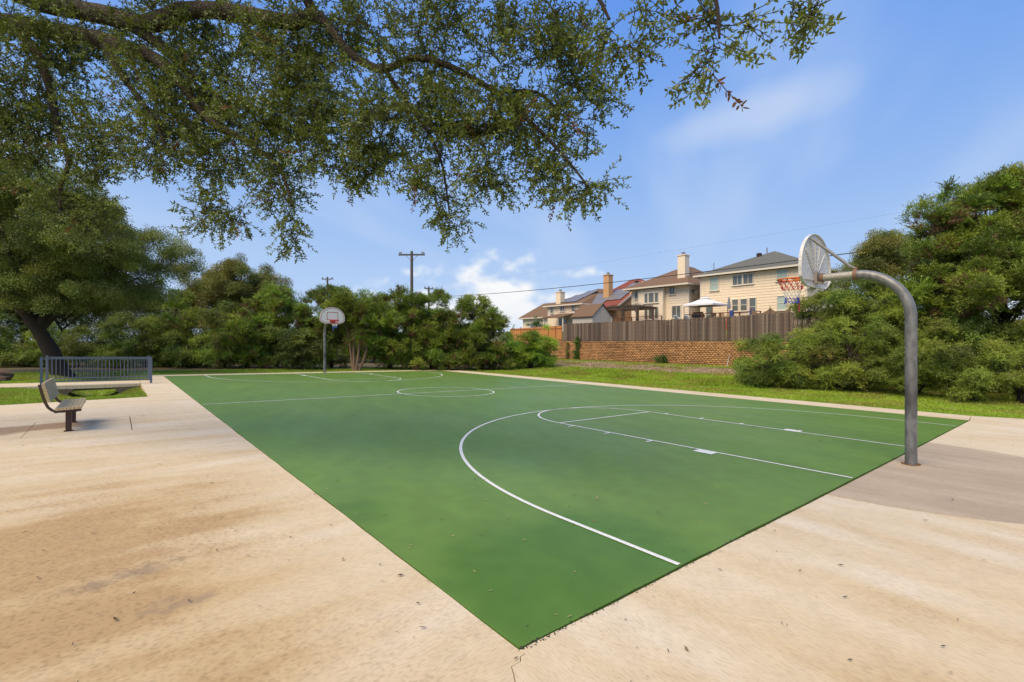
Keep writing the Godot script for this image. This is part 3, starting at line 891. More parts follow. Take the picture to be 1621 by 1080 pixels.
func build_houses() -> void:
	M.trim = mat(0.66, 0.60, 0.50, 0.7, 0.1, Vector3.ONE, 0.03)
	M.glass = mat(0.11, 0.125, 0.115, 0.12)
	M.glass.metallic_specular = 0.6
	M.blind = mat(0.36, 0.46, 0.41, 0.25)
	M.metal = mat(0.30, 0.30, 0.30, 0.45, 0.2, Vector3.ONE * 3.0, 0.03, 0.5)
	M.solar = mat(0.16, 0.155, 0.155, 0.42)
	M.solar.metallic_specular = 0.6
	var cream := mat(0.80, 0.67, 0.48, 0.8, 0.12, Vector3(1, 1, 0.3), 0.03)
	var cream2 := mat(0.80, 0.68, 0.52, 0.8, 0.12, Vector3(1, 1, 0.3), 0.03)
	var brownr := mat(0.205, 0.125, 0.072, 0.95, 0.45, Vector3.ONE * 1.6, 0.09)
	var greyr := mat(0.15, 0.152, 0.128, 0.95, 0.5, Vector3.ONE * 1.6, 0.09)
	var redr := mat(0.245, 0.062, 0.036, 0.9, 0.4, Vector3.ONE * 1.6, 0.09)
	var dark := mat(0.03, 0.025, 0.02, 0.9)

	# grey-roofed house
	var h := thing("house", Vector3(0, 0, 0), 0.0, "cream two-storey house with grey shingle hip roof behind the deck", "house", "houses above the wall")
	var w := body(h, cream, 46.05, 58.0, 14.3, 24.42, 2.8, 8.45)
	siding(w, cream, 46.05, 14.3, 24.42, 3.0, 8.45)
	for b in [14.3, 24.42]: corner(h, 46.05, b, 2.9, 8.4)
	for q in [[22.47, 23.35, 6.99, 8.26, 1, true, true], [20.05, 20.98, 7.32, 8.25, 2, false, false], [19.0, 19.93, 7.34, 8.28, 2, false, false], [15.88, 16.82, 7.35, 8.33, 1, true, true],
			[23.1, 23.8, 3.5, 5.42, 1, false, true], [20.43, 21.03, 4.72, 5.86, 1, false, true], [19.56, 20.2, 4.72, 5.86, 1, false, true], [18.72, 19.33, 4.2, 5.90, 1, false, true], [15.99, 16.76, 4.64, 5.90, 1, true, true]]:
		window(h, 46.02, q[0], q[1], q[2], q[3], q[4], q[5], q[6])
	var r := hip_roof(h, greyr, 45.45, 58.6, 13.8, 25.0, 8.62, Vector3(52.0, 11.25, 19.45), Vector3(53.0, 11.25, 19.4))
	var mb := MB.new()
	mb.tube([Vector3(51.3, 10.9, -19.9), Vector3(51.3, 11.6, -19.9)], [0.06, 0.06], 10)
	part("vent_pipe", mb.mesh(), M.metal, r)
	mb = MB.new()
	mb.tube([Vector3(50.6, 10.65, -20.4), Vector3(50.6, 10.95, -20.4), Vector3(50.6, 11.02, -20.4)], [0.25, 0.28, 0.1], 12)
	part("roof_vent", mb.mesh(), dark, r)

	# brown-roofed house
	h = thing("house", Vector3(0, 0, 0), 0.0, "cream two-storey house with brown hip roof and wide triple windows", "house", "houses above the wall")
	w = body(h, cream2, 46.05, 57.0, 25.83, 33.3, 2.8, 7.9)
	siding(w, cream2, 46.05, 25.83, 28.62, 3.0, 7.8)
	siding_end(w, cream2, 25.83, 46.05, 57.0, 3.0, 7.8)
	var w2 := body(h, cream2, 45.55, 46.2, 28.69, 31.9, 2.8, 7.7)
	siding(w2, cream2, 45.55, 28.69, 31.9, 3.0, 7.6)
	siding(w2, cream2, 46.05, 31.9, 33.3, 3.0, 7.6)
	for q in [[46.05, 25.83, 7.8], [45.55, 28.69, 7.6], [45.55, 31.9, 7.6]]: corner(h, q[0], q[1], 2.9, q[2])
	for q in [[46.02, 31.98, 32.75, 6.76, 7.6, 2], [45.52, 30.62, 31.05, 6.12, 7.22, 1], [45.52, 29.8, 30.5, 6.12, 7.22, 1], [45.52, 29.24, 29.68, 6.12, 7.22, 1], [45.52, 30.62, 31.05, 4.25, 5.52, 1], [45.52, 29.8, 30.5, 4.25, 5.52, 1], [45.52, 29.24, 29.68, 4.25, 5.52, 1], [46.02, 27.46, 28.15, 6.92, 7.74, 2], [46.02, 26.75, 27.8, 4.3, 5.6, 2]]:
		window(h, q[0], q[1], q[2], q[3], q[4], q[5])
	r = hip_roof(h, brownr, 45.0, 57.6, 25.3, 33.8, 7.93, Vector3(51.0, 10.75, 29.0), Vector3(53.0, 10.75, 29.2))
	chimney(h, cream2, 47.2, 27.15, 7.6, 11.25, 0.9)
	mb = MB.new()
	mb.tube([Vector3(53.5, 9.2, -26.9), Vector3(53.5, 11.1, -26.9)], [0.05, 0.05], 8)
	part("vent_pipe", mb.mesh(), M.metal, r)
	var ds := thing("satellite_dish", Vector3(46.3, 6.75, -25.4), 0.0, "small grey satellite dish on the brown-roofed house's side wall", "dish")
	mb = MB.new()
	mb.tube([Vector3(0, 0, -0.4), Vector3(0, 0.05, 0), Vector3(-0.1, 0.2, 0.12)], [0.03, 0.03, 0.03], 8)
	part("mast", mb.mesh(), M.metal, ds)
	mb = MB.new()
	mb.tube([Vector3(-0.1, 0.2, 0.12), Vector3(-0.13, 0.24, 0.16), Vector3(-0.17, 0.29, 0.2)], [0.02, 0.24, 0.34], 18, false)
	part("reflector", mb.mesh(), M.metal, ds)
	mb = MB.new()
	mb.tube([Vector3(-0.1, 0.0, 0.14), Vector3(-0.45, 0.4, 0.5)], [0.02, 0.02], 6)
	part("feed_arm", mb.mesh(), M.metal, ds)

	# red-roofed house: front slope with solar panels, gable to the right
	h = thing("house", Vector3(0, 0, 0), 0.0, "peach house with red shingle roof, tall chimney and grey solar panels", "house", "houses above the wall")
	var peach := mat(0.55, 0.325, 0.155, 0.8, 0.12, Vector3(1, 1, 0.3), 0.03)
	body(h, peach, 46.4, 57.5, 36.1, 43.2, 2.8, 5.7)
	mb = MB.new()
	mb.prism(PackedVector2Array([Vector2(46.4, 5.7), Vector2(57.5, 5.7), Vector2(54.0, 9.75), Vector2(52.5, 9.75)]), Vector3(0, 0, -36.12), Vector3.RIGHT, Vector3.UP, Vector3(0, 0, -0.2))
	part("gable_wall", mb.mesh(), peach, h)
	mb = MB.new()
	var eL := Vector3(45.8, 5.65, -43.4); var eR := Vector3(45.8, 5.65, -35.9); var tL := Vector3(54.0, 10.35, -39.2); var tR := Vector3(54.0, 10.35, -37.8); var sR := Vector3(52.2, 9.32, -35.9)
	mb.quad(eR, sR, tR, tL); mb.tri(eR, tL, eL)
	mb.tri(sR, Vector3(56.0, 9.2, -35.9), tR)
	mb.quad(tR, Vector3(56.0, 9.2, -35.9), Vector3(62.2, 5.65, -37.9), Vector3(62.2, 5.65, -43.4)); mb.tri(tR, Vector3(62.2, 5.65, -43.4), tL); mb.tri(tL, Vector3(62.2, 5.65, -43.4), eL)
	r = part("roof", mb.mesh(), redr, h)
	mb = MB.new()
	mb.bar(eR + Vector3(0, -0.09, 0.02), sR + Vector3(0, -0.09, 0.02), 0.05, 0.2)
	part("rake_board", mb.mesh(), M.trim, r)
	mb = MB.new()
	mb.bar(eR + Vector3(0, -0.08, 0), eL + Vector3(0, -0.08, 0), 0.05, 0.16)
	part("fascia", mb.mesh(), M.trim, r)
	var up := (Vector3(54.0, 10.35, -38.5) - Vector3(45.8, 5.65, -38.5)).normalized()
	var lst := []
	for c in 4:
		for k in 2: lst.append(Vector2(3.15 + c * 1.0 + k * 0.0, 0.95 + k * 1.68))
	for c in 3: lst.append(Vector2(0.9 + c * 1.0, 3.55))
	for c in 3: lst.append(Vector2(0.75 + c * 1.0, 5.25))
	for c in 2: lst.append(Vector2(0.3 + c * 1.0, 6.95))
	for c in 2: lst.append(Vector2(4.35 + c * 1.0, 4.3))
	solar(r, Vector3(45.8, 5.65, -36.2), Vector3(0, 0, -1), up, lst)
	chimney(h, peach, 49.4, 39.6, 7.2, 10.55, 0.9)
	mb = MB.new()
	mb.tube([Vector3(52.6, 9.5, -37.3), Vector3(52.6, 9.85, -37.3), Vector3(52.6, 9.9, -37.3)], [0.25, 0.28, 0.1], 12)
	part("roof_vent", mb.mesh(), dark, r)
	# porch with its own low red hip roof
	mb = MB.new()
	var q0 := Vector3(43.6, 5.5, -35.6); var q1 := Vector3(43.6, 5.5, -38.9); var q2 := Vector3(46.4, 6.35, -37.6); var q3 := Vector3(46.4, 6.35, -36.2)
	mb.quad(q0, q3, q2, q1); mb.tri(q0, Vector3(46.4, 5.5, -35.6), q3); mb.tri(q1, q2, Vector3(46.4, 5.5, -38.9)); mb.quad(q1, Vector3(46.4, 5.5, -38.9), Vector3(46.4, 5.5, -35.6), q0)
	part("porch_roof", mb.mesh(), redr, h)
	for b in [35.8, 38.7]:
		mb = MB.new()
		mb.box(Vector3(43.8, 4.2, -b), Vector3(0.16, 2.6, 0.16))
		part("porch_post", mb.mesh(), dark, h)
	window(h, 46.38, 36.6, 37.6, 3.9, 5.2, 2)

	# cream house with a chimney and a dark solar array
	h = thing("house", Vector3(0, 0, 0), 0.0, "cream house with brown hip roof, left chimney and patio cover", "house", "houses above the wall")
	w = body(h, cream, 46.05, 57.0, 41.3, 47.75, 2.6, 6.6)
	siding(w, cream, 46.05, 41.3, 47.75, 2.8, 6.55)
	corner(h, 46.05, 47.75, 2.7, 6.5)
	for q in [[46.65, 47.2, 5.68, 6.5, 1], [44.42, 45.25, 5.9, 6.5, 2], [42.5, 43.1, 5.8, 6.5, 1], [44.1, 45.4, 3.2, 4.8, 2]]: window(h, 46.02, q[0], q[1], q[2], q[3], q[4], false, q[4] == 1)
	r = hip_roof(h, brownr, 45.5, 57.6, 40.8, 48.3, 6.72, Vector3(52.0, 9.3, 43.6), Vector3(53.5, 9.3, 43.0))
	chimney(h, cream, 46.5, 45.75, 6.4, 8.55, 0.9)
	up = (Vector3(52.0, 9.3, -44) - Vector3(45.5, 6.72, -44)).normalized()
	lst = []
	for c in 4: lst.append(Vector2(1.0 + c * 1.0, 1.6))
	for c in 3: lst.append(Vector2(0.9 + c * 1.0, 3.3))
	for c in 2: lst.append(Vector2(0.9 + c * 1.0, 5.0))
	solar(r, Vector3(45.5, 6.72, -42.0), Vector3(0, 0, -1), up, lst)
	mb = MB.new()
	mb.quad(Vector3(43.2, 4.95, -42.0), Vector3(46.05, 5.55, -42.3), Vector3(46.05, 5.55, -45.7), Vector3(43.2, 4.95, -46.0))
	mb.box(Vector3(43.25, 4.88, -44.0), Vector3(0.08, 0.16, 4.0))
	part("patio_cover", mb.mesh(), brownr, h)
	for b in [42.2, 45.8]:
		mb = MB.new()
		mb.box(Vector3(43.4, 3.8, -b), Vector3(0.14, 2.3, 0.14))
		part("patio_post", mb.mesh(), M.trim, h)

	# last house: only its roof shows
	h = thing("house", Vector3(0, 0, 0), 0.0, "farthest house, its plain brown roof rising above the bushes", "house", "houses above the wall")
	body(h, cream2, 50.6, 60.0, 51.0, 58.6, 2.4, 5.4)
	hip_roof(h, brownr, 50.0, 60.6, 50.4, 59.2, 5.5, Vector3(53.5, 8.0, 52.6), Vector3(53.5, 8.0, 56.6))

	# garden shed
	var s := thing("garden_shed", Vector3(38.4, terrace_y(38.4) - 0.1, -33.0), 0.0, "white plank garden shed with brown gable roof behind the fence", "shed")
	var sw := mat(0.56, 0.52, 0.45, 0.8, 0.25, Vector3(5, 0.4, 5), 0.04)
	mb = MB.new()
	mb.prism(PackedVector2Array([Vector2(-0.65, 0), Vector2(2.6, 0), Vector2(2.6, 2.66), Vector2(0.95, 3.95), Vector2(-0.65, 2.66)]), Vector3(0, 0, 0.75), Vector3.RIGHT, Vector3.UP, Vector3(0, 0, -2.9))
	part("wall", mb.mesh(), sw, s)
	for i in 13:
		var x := -0.65 + 3.25 * (i + 0.5) / 13.0
		var tp := 2.66 + 1.29 * (1.0 - absf(x - 0.95) / 1.62)
		mb = MB.new()
		mb.box(Vector3(x, tp / 2 - 0.02, 0.757), Vector3(0.235, tp - 0.06, 0.015))
		part("plank", mb.mesh(), sw, s)
	for i in 11:
		mb = MB.new()
		mb.box(Vector3(-0.657, 1.32, 0.61 - i * 0.262), Vector3(0.015, 2.62, 0.245))
		part("plank", mb.mesh(), sw, s)
	for sd in [[-0.85, 2.52], [2.75, 2.52]]:
		mb = MB.new()
		mb.bar(Vector3(sd[0], sd[1], -0.7), Vector3(sd[0], sd[1], -0.71), 0.01, 0.01)
		mb = MB.new()
		var e0 := Vector3(sd[0], sd[1], 0.9); var e1 := Vector3(0.95, 3.98, 0.9)
		mb.quad(e0, e1, e1 + Vector3(0, 0, -3.2), e0 + Vector3(0, 0, -3.2)); mb.quad(e0 + Vector3(0, 0.07, 0), e1 + Vector3(0, 0.07, 0), e1 + Vector3(0, 0.07, -3.2), e0 + Vector3(0, 0.07, -3.2)); mb.quad(e0, e1, e1 + Vector3(0, 0.07, 0), e0 + Vector3(0, 0.07, 0))
		part("roof", mb.mesh(), brownr, s)
	mb = MB.new()
	mb.box(Vector3(2.6, 1.3, 0.76), Vector3(0.12, 2.6, 0.05))
	part("corner_board", mb.mesh(), mat(0.75, 0.73, 0.68, 0.7), s)

func build_yard() -> void:
	var wood := mat(0.155, 0.055, 0.028, 0.8, 0.35, Vector3(2, 2, 2), 0.04)
	var grey := mat(0.12, 0.09, 0.07, 0.9, 0.4, Vector3(2, 2, 2), 0.04)
	# pergola
	var o := thing("pergola", Vector3(42.0, terrace_y(42.0), -31.2), 0.0, "weathered wooden pergola with dried vines before the red-roofed house", "pergola")
	var top := 5.25 - terrace_y(42.0)
	for x in [-0.6, 2.4]:
		for z in [-2.0, 0.0, 2.0]:
			var mb := MB.new()
			mb.box(Vector3(x, top / 2, z), Vector3(0.15, top, 0.15)); mb.bar(Vector3(x, top - 0.5, z), Vector3(x, top, z - 0.45), 0.07, 0.07)
			part("post", mb.mesh(), grey, o)
		var m2 := MB.new()
		m2.box(Vector3(x, top + 0.08, 0), Vector3(0.1, 0.2, 4.7))
		part("beam", m2.mesh(), grey, o)
	for i in 12:
		var mb := MB.new()
		mb.box(Vector3(0.9, top + 0.23, -2.2 + i * 0.4), Vector3(3.9, 0.12, 0.05))
		part("rafter", mb.mesh(), grey, o)
	var xf := []; var cl := []
	for i in 160:
		xf.append(Transform3D(Basis.from_euler(Vector3(rng.randf() * TAU, rng.randf() * TAU, 0)).scaled(Vector3.ONE * rng.randf_range(0.4, 0.8)), Vector3(rng.randf_range(-0.9, 2.4), top + rng.randf_range(0.2, 0.42), rng.randf_range(-2.3, 2.3))))
		cl.append(Color(0.12, 0.09, 0.055) * rng.randf_range(0.6, 1.2))
	pile("dry_vines", M.clump_oak, M.leafmat, o, xf, cl).set_meta("kind", "stuff")
	# deck with railing in front of the grey-roofed house, and the lower one by the pergola
	for d in [[42.0, 16.6, 23.9, 4.36, 44.9, "long raised wooden deck with brown railing behind the grey-roofed house's fence"], [41.2, 26.0, 33.4, 4.30, 44.5, "low reddish deck railing beside the pergola"]]:
		var k := thing("deck", Vector3(d[0], 0, -(d[1] + d[2]) / 2), 0.0, d[5], "deck")
		var l: float = d[2] - d[1]; var y1: float = d[3]
		var mb := MB.new()
		mb.box(Vector3((d[4] - d[0]) / 2, y1 - 1.0, 0), Vector3(d[4] - d[0], 0.16, l))
		part("floor", mb.mesh(), wood, k)
		for y in [y1, y1 - 0.45]:
			mb = MB.new()
			mb.box(Vector3(0, y, 0), Vector3(0.12 if y == y1 else 0.05, 0.07, l))
			part("rail", mb.mesh(), wood, k)
		var n := int(l / 1.5)
		for i in n + 1:
			mb = MB.new()
			mb.box(Vector3(0.0, (y1 + terrace_y(d[0])) / 2, -l / 2 + l * i / n), Vector3(0.1, y1 - terrace_y(d[0]) + 0.02, 0.1))
			part("post", mb.mesh(), wood, k)
	# canopy
	o = thing("garden_canopy", Vector3(43.2, 3.36, -22.35), 0.0, "white pop-up canopy with vented top on the long deck", "canopy")
	var cloth := mat(0.74, 0.73, 0.74, 0.8, 0.06)
	var mb3 := MB.new()
	var hw := 1.55; var ey := 1.98
	for i in 4:
		var a := Vector3(hw, ey, hw).rotated(Vector3.UP, PI / 2 * i); var b := Vector3(hw, ey, hw).rotated(Vector3.UP, PI / 2 * (i + 1))
		var c := Vector3(0.35, ey + 0.52, 0.35).rotated(Vector3.UP, PI / 2 * (i + 1)); var d := Vector3(0.35, ey + 0.52, 0.35).rotated(Vector3.UP, PI / 2 * i)
		var ma := a.lerp(d, 0.5) + Vector3(0, -0.06, 0); var mbb := b.lerp(c, 0.5) + Vector3(0, -0.06, 0)
		mb3.quad(a, b, mbb, ma); mb3.quad(ma, mbb, c, d)
		mb3.quad(a + Vector3(0, -0.17, 0), b + Vector3(0, -0.17, 0), b, a)
	part("roof_cloth", mb3.mesh(), cloth, o)
	mb3 = MB.new()
	for i in 4:
		var a := Vector3(0.46, ey + 0.56, 0.46).rotated(Vector3.UP, PI / 2 * i); var b := Vector3(0.46, ey + 0.56, 0.46).rotated(Vector3.UP, PI / 2 * (i + 1))
		mb3.tri(a, b, Vector3(0, ey + 0.78, 0))
	part("vent_cap", mb3.mesh(), cloth, o)
	mb3 = MB.new()
	mb3.tube([Vector3(0, ey + 0.76, 0), Vector3(0, ey + 0.9, 0)], [0.03, 0.02], 8)
	part("finial", mb3.mesh(), M.metal, o)
	for i in 4:
		mb3 = MB.new()
		var a := Vector3(hw - 0.08, 0, hw - 0.08).rotated(Vector3.UP, PI / 2 * i)
		mb3.tube([a, a + Vector3(0, ey, 0)], [0.03, 0.03], 8)
		part("pole", mb3.mesh(), wood, o)
	# closed parasol
	o = thing("parasol", Vector3(44.0, 3.36, -20.4), 0.0, "closed grey-blue parasol on the deck beside the house windows", "parasol")
	mb3 = MB.new()
	mb3.tube([Vector3(0, 0, 0), Vector3(0, 2.65, 0)], [0.025, 0.025], 8)
	part("pole", mb3.mesh(), wood, o)
	mb3 = MB.new()
	mb3.tube([Vector3(0, 1.45, 0), Vector3(0, 1.6, 0), Vector3(0, 2.0, 0), Vector3(0, 2.45, 0), Vector3(0, 2.62, 0)], [0.10, 0.17, 0.14, 0.08, 0.03], 9)
	part("folded_cloth", mb3.mesh(), mat(0.21, 0.25, 0.31, 0.85, 0.3, Vector3(8, 0.5, 8), 0.05), o)
	# lounge chairs by the fence
	for i in 2:
		o = thing("lounge_chair", Vector3(38.6, 3.0, -22.6 + i * 1.05), -0.5, ["white sling lounge chair showing above the fence, nearer the brown-roofed house", "white sling lounge chair showing above the fence, nearer the canopy"][i], "lounge chair", "lounge chairs behind the fence")
		mb3 = MB.new()
		mb3.box(Vector3(0, 0.72, 0), Vector3(0.05, 0.9, 0.6), Basis(Vector3.BACK, 0.65))
		part("backrest", mb3.mesh(), cloth, o)
		mb3 = MB.new()
		mb3.box(Vector3(0.85, 0.40, 0), Vector3(1.25, 0.05, 0.6))
		part("seat", mb3.mesh(), cloth, o)
		for q in [Vector3(0.3, -0.45, 0.27), Vector3(0.3, -0.45, -0.27), Vector3(1.4, -0.45, 0.27), Vector3(1.4, -0.45, -0.27)]:
			mb3 = MB.new()
			mb3.tube([q, Vector3(q.x, 0.4, q.z)], [0.02, 0.02], 6)
			part("leg", mb3.mesh(), M.metal, o)
	# towels on the rail
	var blue := mat(0.03, 0.075, 0.26, 0.9, 0.3, Vector3.ONE * 3.0, 0.05)
	for q in [[19.15, "blue towel draped over the deck railing below the parasol"], [17.35, "blue towel draped over the deck railing near its sloping end"]]:
		o = part("towel", null, blue, self, Transform3D(Basis(), Vector3(41.98, 4.36, -q[0])))
		mb3 = MB.new()
		mb3.prism(PackedVector2Array([Vector2(-0.09, -0.42), Vector2(-0.07, -0.42), Vector2(-0.065, 0.06), Vector2(0.065, 0.06), Vector2(0.07, -0.3), Vector2(0.09, -0.3), Vector2(0.085, 0.14), Vector2(0.02, 0.19), Vector2(-0.085, 0.14)]), Vector3(0, 0, 0.16), Vector3.RIGHT, Vector3.UP, Vector3(0, 0, -0.32))
		o.mesh = mb3.mesh()
		tag(o, q[1], "towel", "blue towels on the deck railing")
	# patio chairs and a grill on the deck
	var tanm := mat(0.33, 0.22, 0.12, 0.8, 0.2)
	for i in 3:
		o = thing("patio_chair", Vector3(42.9, 3.44, -19.9 - i * 0.75), 0.2 * i, "tan patio chair on the deck, %s" % ["closest to the parasol", "middle of the row of three", "closest to the canopy"][i], "chair", "patio chairs on the deck")
		mb3 = MB.new()
		mb3.box(Vector3(0.2, 0.75, 0), Vector3(0.05, 0.6, 0.5), Basis(Vector3.BACK, -0.15))
		part("backrest", mb3.mesh(), tanm, o)
		mb3 = MB.new()
		mb3.box(Vector3(-0.05, 0.44, 0), Vector3(0.5, 0.06, 0.5))
		part("seat", mb3.mesh(), tanm, o)
		for q in [Vector2(-0.25, 0.22), Vector2(-0.25, -0.22), Vector2(0.15, 0.22), Vector2(0.15, -0.22)]:
			mb3 = MB.new()
			mb3.box(Vector3(q.x, 0.21, q.y), Vector3(0.04, 0.42, 0.04))
			part("leg", mb3.mesh(), wood, o)
	o = thing("grill", Vector3(42.8, 3.44, -22.9), 0.0, "black barbecue grill on the deck under the canopy", "grill")
	var blk := mat(0.02, 0.02, 0.022, 0.4)
	mb3 = MB.new()
	mb3.box(Vector3(0, 0.75, 0), Vector3(0.55, 0.28, 1.1))
	part("firebox", mb3.mesh(), blk, o)
	mb3 = MB.new()
	mb3.tube([Vector3(0, 0.9, -0.45), Vector3(0, 0.9, 0.45)], [0.26, 0.26], 16)
	part("lid", mb3.mesh(), blk, o)
	for q in [Vector2(-0.2, 0.4), Vector2(-0.2, -0.4), Vector2(0.2, 0.4), Vector2(0.2, -0.4)]:
		mb3 = MB.new()
		mb3.box(Vector3(q.x, 0.31, q.y), Vector3(0.05, 0.62, 0.05))
		part("leg", mb3.mesh(), blk, o)
	# shade cloth sagging between posts
	o = thing("shade_cloth", Vector3(41.5, 0, -15.6), 0.0, "brown shade cloth sagging between posts right of the deck", "shade cloth")
	mb3 = MB.new()
	for i in 24:
		var z0 := 1.6 - 3.2 * i / 24.0; var z1 := 1.6 - 3.2 * (i + 1) / 24.0
		var f := func(z): return 4.15 + 0.42 * pow(absf(fmod(absf(z) + 0.0, 1.6) / 1.6 * 2.0 - 1.0), 1.8) if absf(z) < 1.6 else 4.55
		mb3.quad(Vector3(0, 3.0, z0), Vector3(0, 3.0, z1), Vector3(0.05, f.call(z1), z1), Vector3(0.05, f.call(z0), z0))
	part("cloth", mb3.mesh(), mat(0.20, 0.135, 0.085, 0.9, 0.2), o)
	for z in [-1.6, 0.0, 1.6]:
		mb3 = MB.new()
		mb3.tube([Vector3(0.03, 2.3, z), Vector3(0.03, 4.72, z)], [0.035, 0.035], 8)
		part("post", mb3.mesh(), grey, o)
	# parked car behind the orange fence
	o = thing("parked_car", Vector3(42.7, 2.55, -46.8), 0.9, "silver car roof and windscreen showing above the orange fence", "car")
	var paint := mat(0.50, 0.53, 0.55, 0.25, 0.05)
	mb3 = MB.new()
	mb3.prism(PackedVector2Array([Vector2(-2.2, 0.3), Vector2(2.2, 0.3), Vector2(2.25, 0.75), Vector2(1.3, 0.92), Vector2(-2.1, 0.95), Vector2(-2.25, 0.7)]), Vector3(0, 0, 0.88), Vector3.RIGHT, Vector3.UP, Vector3(0, 0, -1.76))
	part("body", mb3.mesh(), paint, o)
	mb3 = MB.new()
	mb3.prism(PackedVector2Array([Vector2(-1.9, 0.94), Vector2(1.2, 0.92), Vector2(0.5, 1.42), Vector2(-1.3, 1.44)]), Vector3(0, 0, 0.76), Vector3.RIGHT, Vector3.UP, Vector3(0, 0, -1.52))
	part("windows", mb3.mesh(), M.glass, o)
	mb3 = MB.new()
	mb3.box(Vector3(-0.4, 1.46, 0), Vector3(1.8, 0.06, 1.5))
	part("roof", mb3.mesh(), paint, o)
	for q in [Vector2(-1.4, 0.8), Vector2(-1.4, -0.8), Vector2(1.4, 0.8), Vector2(1.4, -0.8)]:
		mb3 = MB.new()
		mb3.tube([Vector3(q.x, 0.32, q.y - 0.1), Vector3(q.x, 0.32, q.y + 0.1)], [0.33, 0.33], 18)
		part("wheel", mb3.mesh(), blk, o)

func utility_pole(at: Vector3, h: float, arm_dir: Vector3, half: float, label: String) -> Node3D:
	var o := thing("utility_pole", at, 0.0, label, "utility pole", "wooden utility poles")
	var wd := mat(0.13, 0.115, 0.095, 0.95, 0.5, Vector3(4, 0.3, 4), 0.05)
	var mb := MB.new()
	mb.tube([Vector3(0, -0.5, 0), Vector3(0, h * 0.5, 0), Vector3(0, h, 0)], [0.19, 0.165, 0.13], 14)
	part("shaft", mb.mesh(), wd, o)
	if half > 0.0:
		mb = MB.new()
		mb.bar(Vector3(0, h - 0.35, 0) - arm_dir * half, Vector3(0, h - 0.35, 0) + arm_dir * half, 0.13, 0.15)
		part("crossarm", mb.mesh(), wd, o)
		for s in [-1, 1]:
			mb = MB.new()
			mb.bar(Vector3(0, h - 1.05, 0), Vector3(0, h - 0.4, 0) + arm_dir * half * 0.45 * s, 0.04, 0.05)
			part("arm_brace", mb.mesh(), M.metal, o)
			for k in [0.92, 0.8]:
				mb = MB.new()
				var q: Vector3 = Vector3(0, h - 0.27, 0) + arm_dir * half * k * s
				mb.tube([q, q + Vector3(0, 0.08, 0), q + Vector3(0, 0.1, 0), q + Vector3(0, 0.2, 0)], [0.03, 0.06, 0.085, 0.05], 10)
				part("insulator", mb.mesh(), M.metal, o)
	return o

func wire(a: Vector3, b: Vector3, sag: float, r: float, label: String) -> void:
	var pts := []; var rad := []
	for i in 41:
		var t := i / 40.0
		pts.append(a.lerp(b, t) - Vector3(0, sag * 4.0 * t * (1.0 - t), 0)); rad.append(r)
	var mb := MB.new()
	mb.tube(pts, rad, 6)
	tag(part("overhead_wire", mb.mesh(), mat(0.03, 0.03, 0.032, 0.7), self), label, "wire", "overhead wires")

func build_poles() -> void:
	utility_pole(Vector3(21.0, gh(21.0, 41.3), -41.3), 10.7 - gh(21.0, 41.3), Vector3(0.75, 0, 0.66), 1.32, "tall wooden utility pole with crossarm rising above the junipers")
	utility_pole(Vector3(25.35, gh(25.3, 79.0), -79.2), 12.4 - gh(25.3, 79.0), Vector3(0.75, 0, 0.66), 0.95, "distant wooden utility pole just clearing the treetops near the far goal")
	utility_pole(Vector3(37.0, 1.6, -66.0), 8.9, Vector3.RIGHT, 0.8, "low wooden cable pole behind the trees carrying the thick wire")
	utility_pole(Vector3(37.0, 1.6, 16.0), 8.8, Vector3.RIGHT, 0.9, "wooden utility pole carrying the wires beyond the big juniper")
	wire(Vector3(37.0, 8.75, -66.0), Vector3(37.0, 8.45, 16.0), 0.95, 0.034, "thick black overhead cable crossing in front of the house roofs")
	wire(Vector3(37.6, 10.4, -66.0), Vector3(37.6, 10.35, 16.0), 0.35, 0.0035, "thin high wire crossing the sky above the grey roof")

# ---------------------------------------------------------------- plants
func rdir() -> Vector3:
	var z := rng.randf_range(-1.0, 1.0); var a := rng.randf() * TAU; var r := sqrt(1.0 - z * z)
	return Vector3(r * cos(a), z, r * sin(a))

func leaf(mb: MB, at: Vector3, dir: Vector3, nrm: Vector3, l: float, w: float, fine := false) -> void:
	var s := dir.cross(nrm).normalized() * w * 0.5
	var nn := s.cross(dir).normalized()
	if fine:
		var q := at + dir * l
		var m1 := at + dir * l * 0.38 - nn * w * 0.10; var m2 := at + dir * l * 0.72 - nn * w * 0.08
		mb.quad(at, at + dir * l * 0.35 + s, at + dir * l * 0.72 + s * 0.8, m2)
		mb.tri(at + dir * l * 0.72 + s * 0.8, q, m2)
		mb.quad(at, m2, at + dir * l * 0.72 - s * 0.8, at + dir * l * 0.35 - s)
		mb.tri(m2, q, at + dir * l * 0.72 - s * 0.8)
		m1 = m1
	else:
		mb.quad(at, at + dir * l * 0.5 + s, at + dir * l, at + dir * l * 0.5 - s)

func oak_twig() -> ArrayMesh:       # a leafy live-oak twig, 0.3 m long, growing along +y
	var mb := MB.new()
	mb.col = Color(0.5, 0.42, 0.35)
	mb.tube([Vector3.ZERO, Vector3(0.01, 0.15, 0.008), Vector3(-0.005, 0.29, 0.0)], [0.0045, 0.003, 0.0018], 4, false)
	for i in 22:
		var t := pow(rng.randf_range(0.02, 1.0), 0.7)
		var at := Vector3(0.01 * sin(t * 3.0), 0.29 * t, 0.0)
		var side := rdir(); side.y = 0.0; side = side.normalized()
		var d := (side * rng.randf_range(0.5, 1.1) + Vector3.UP * rng.randf_range(0.1, 0.9) * (0.4 + t)).normalized()
		var k := rng.randf_range(0.72, 1.2)
		mb.col = Color(k * rng.randf_range(0.9, 1.15), k, k * 0.95)
		leaf(mb, at, d, rdir(), rng.randf_range(0.032, 0.054), rng.randf_range(0.014, 0.021), true)
	return mb.mesh()

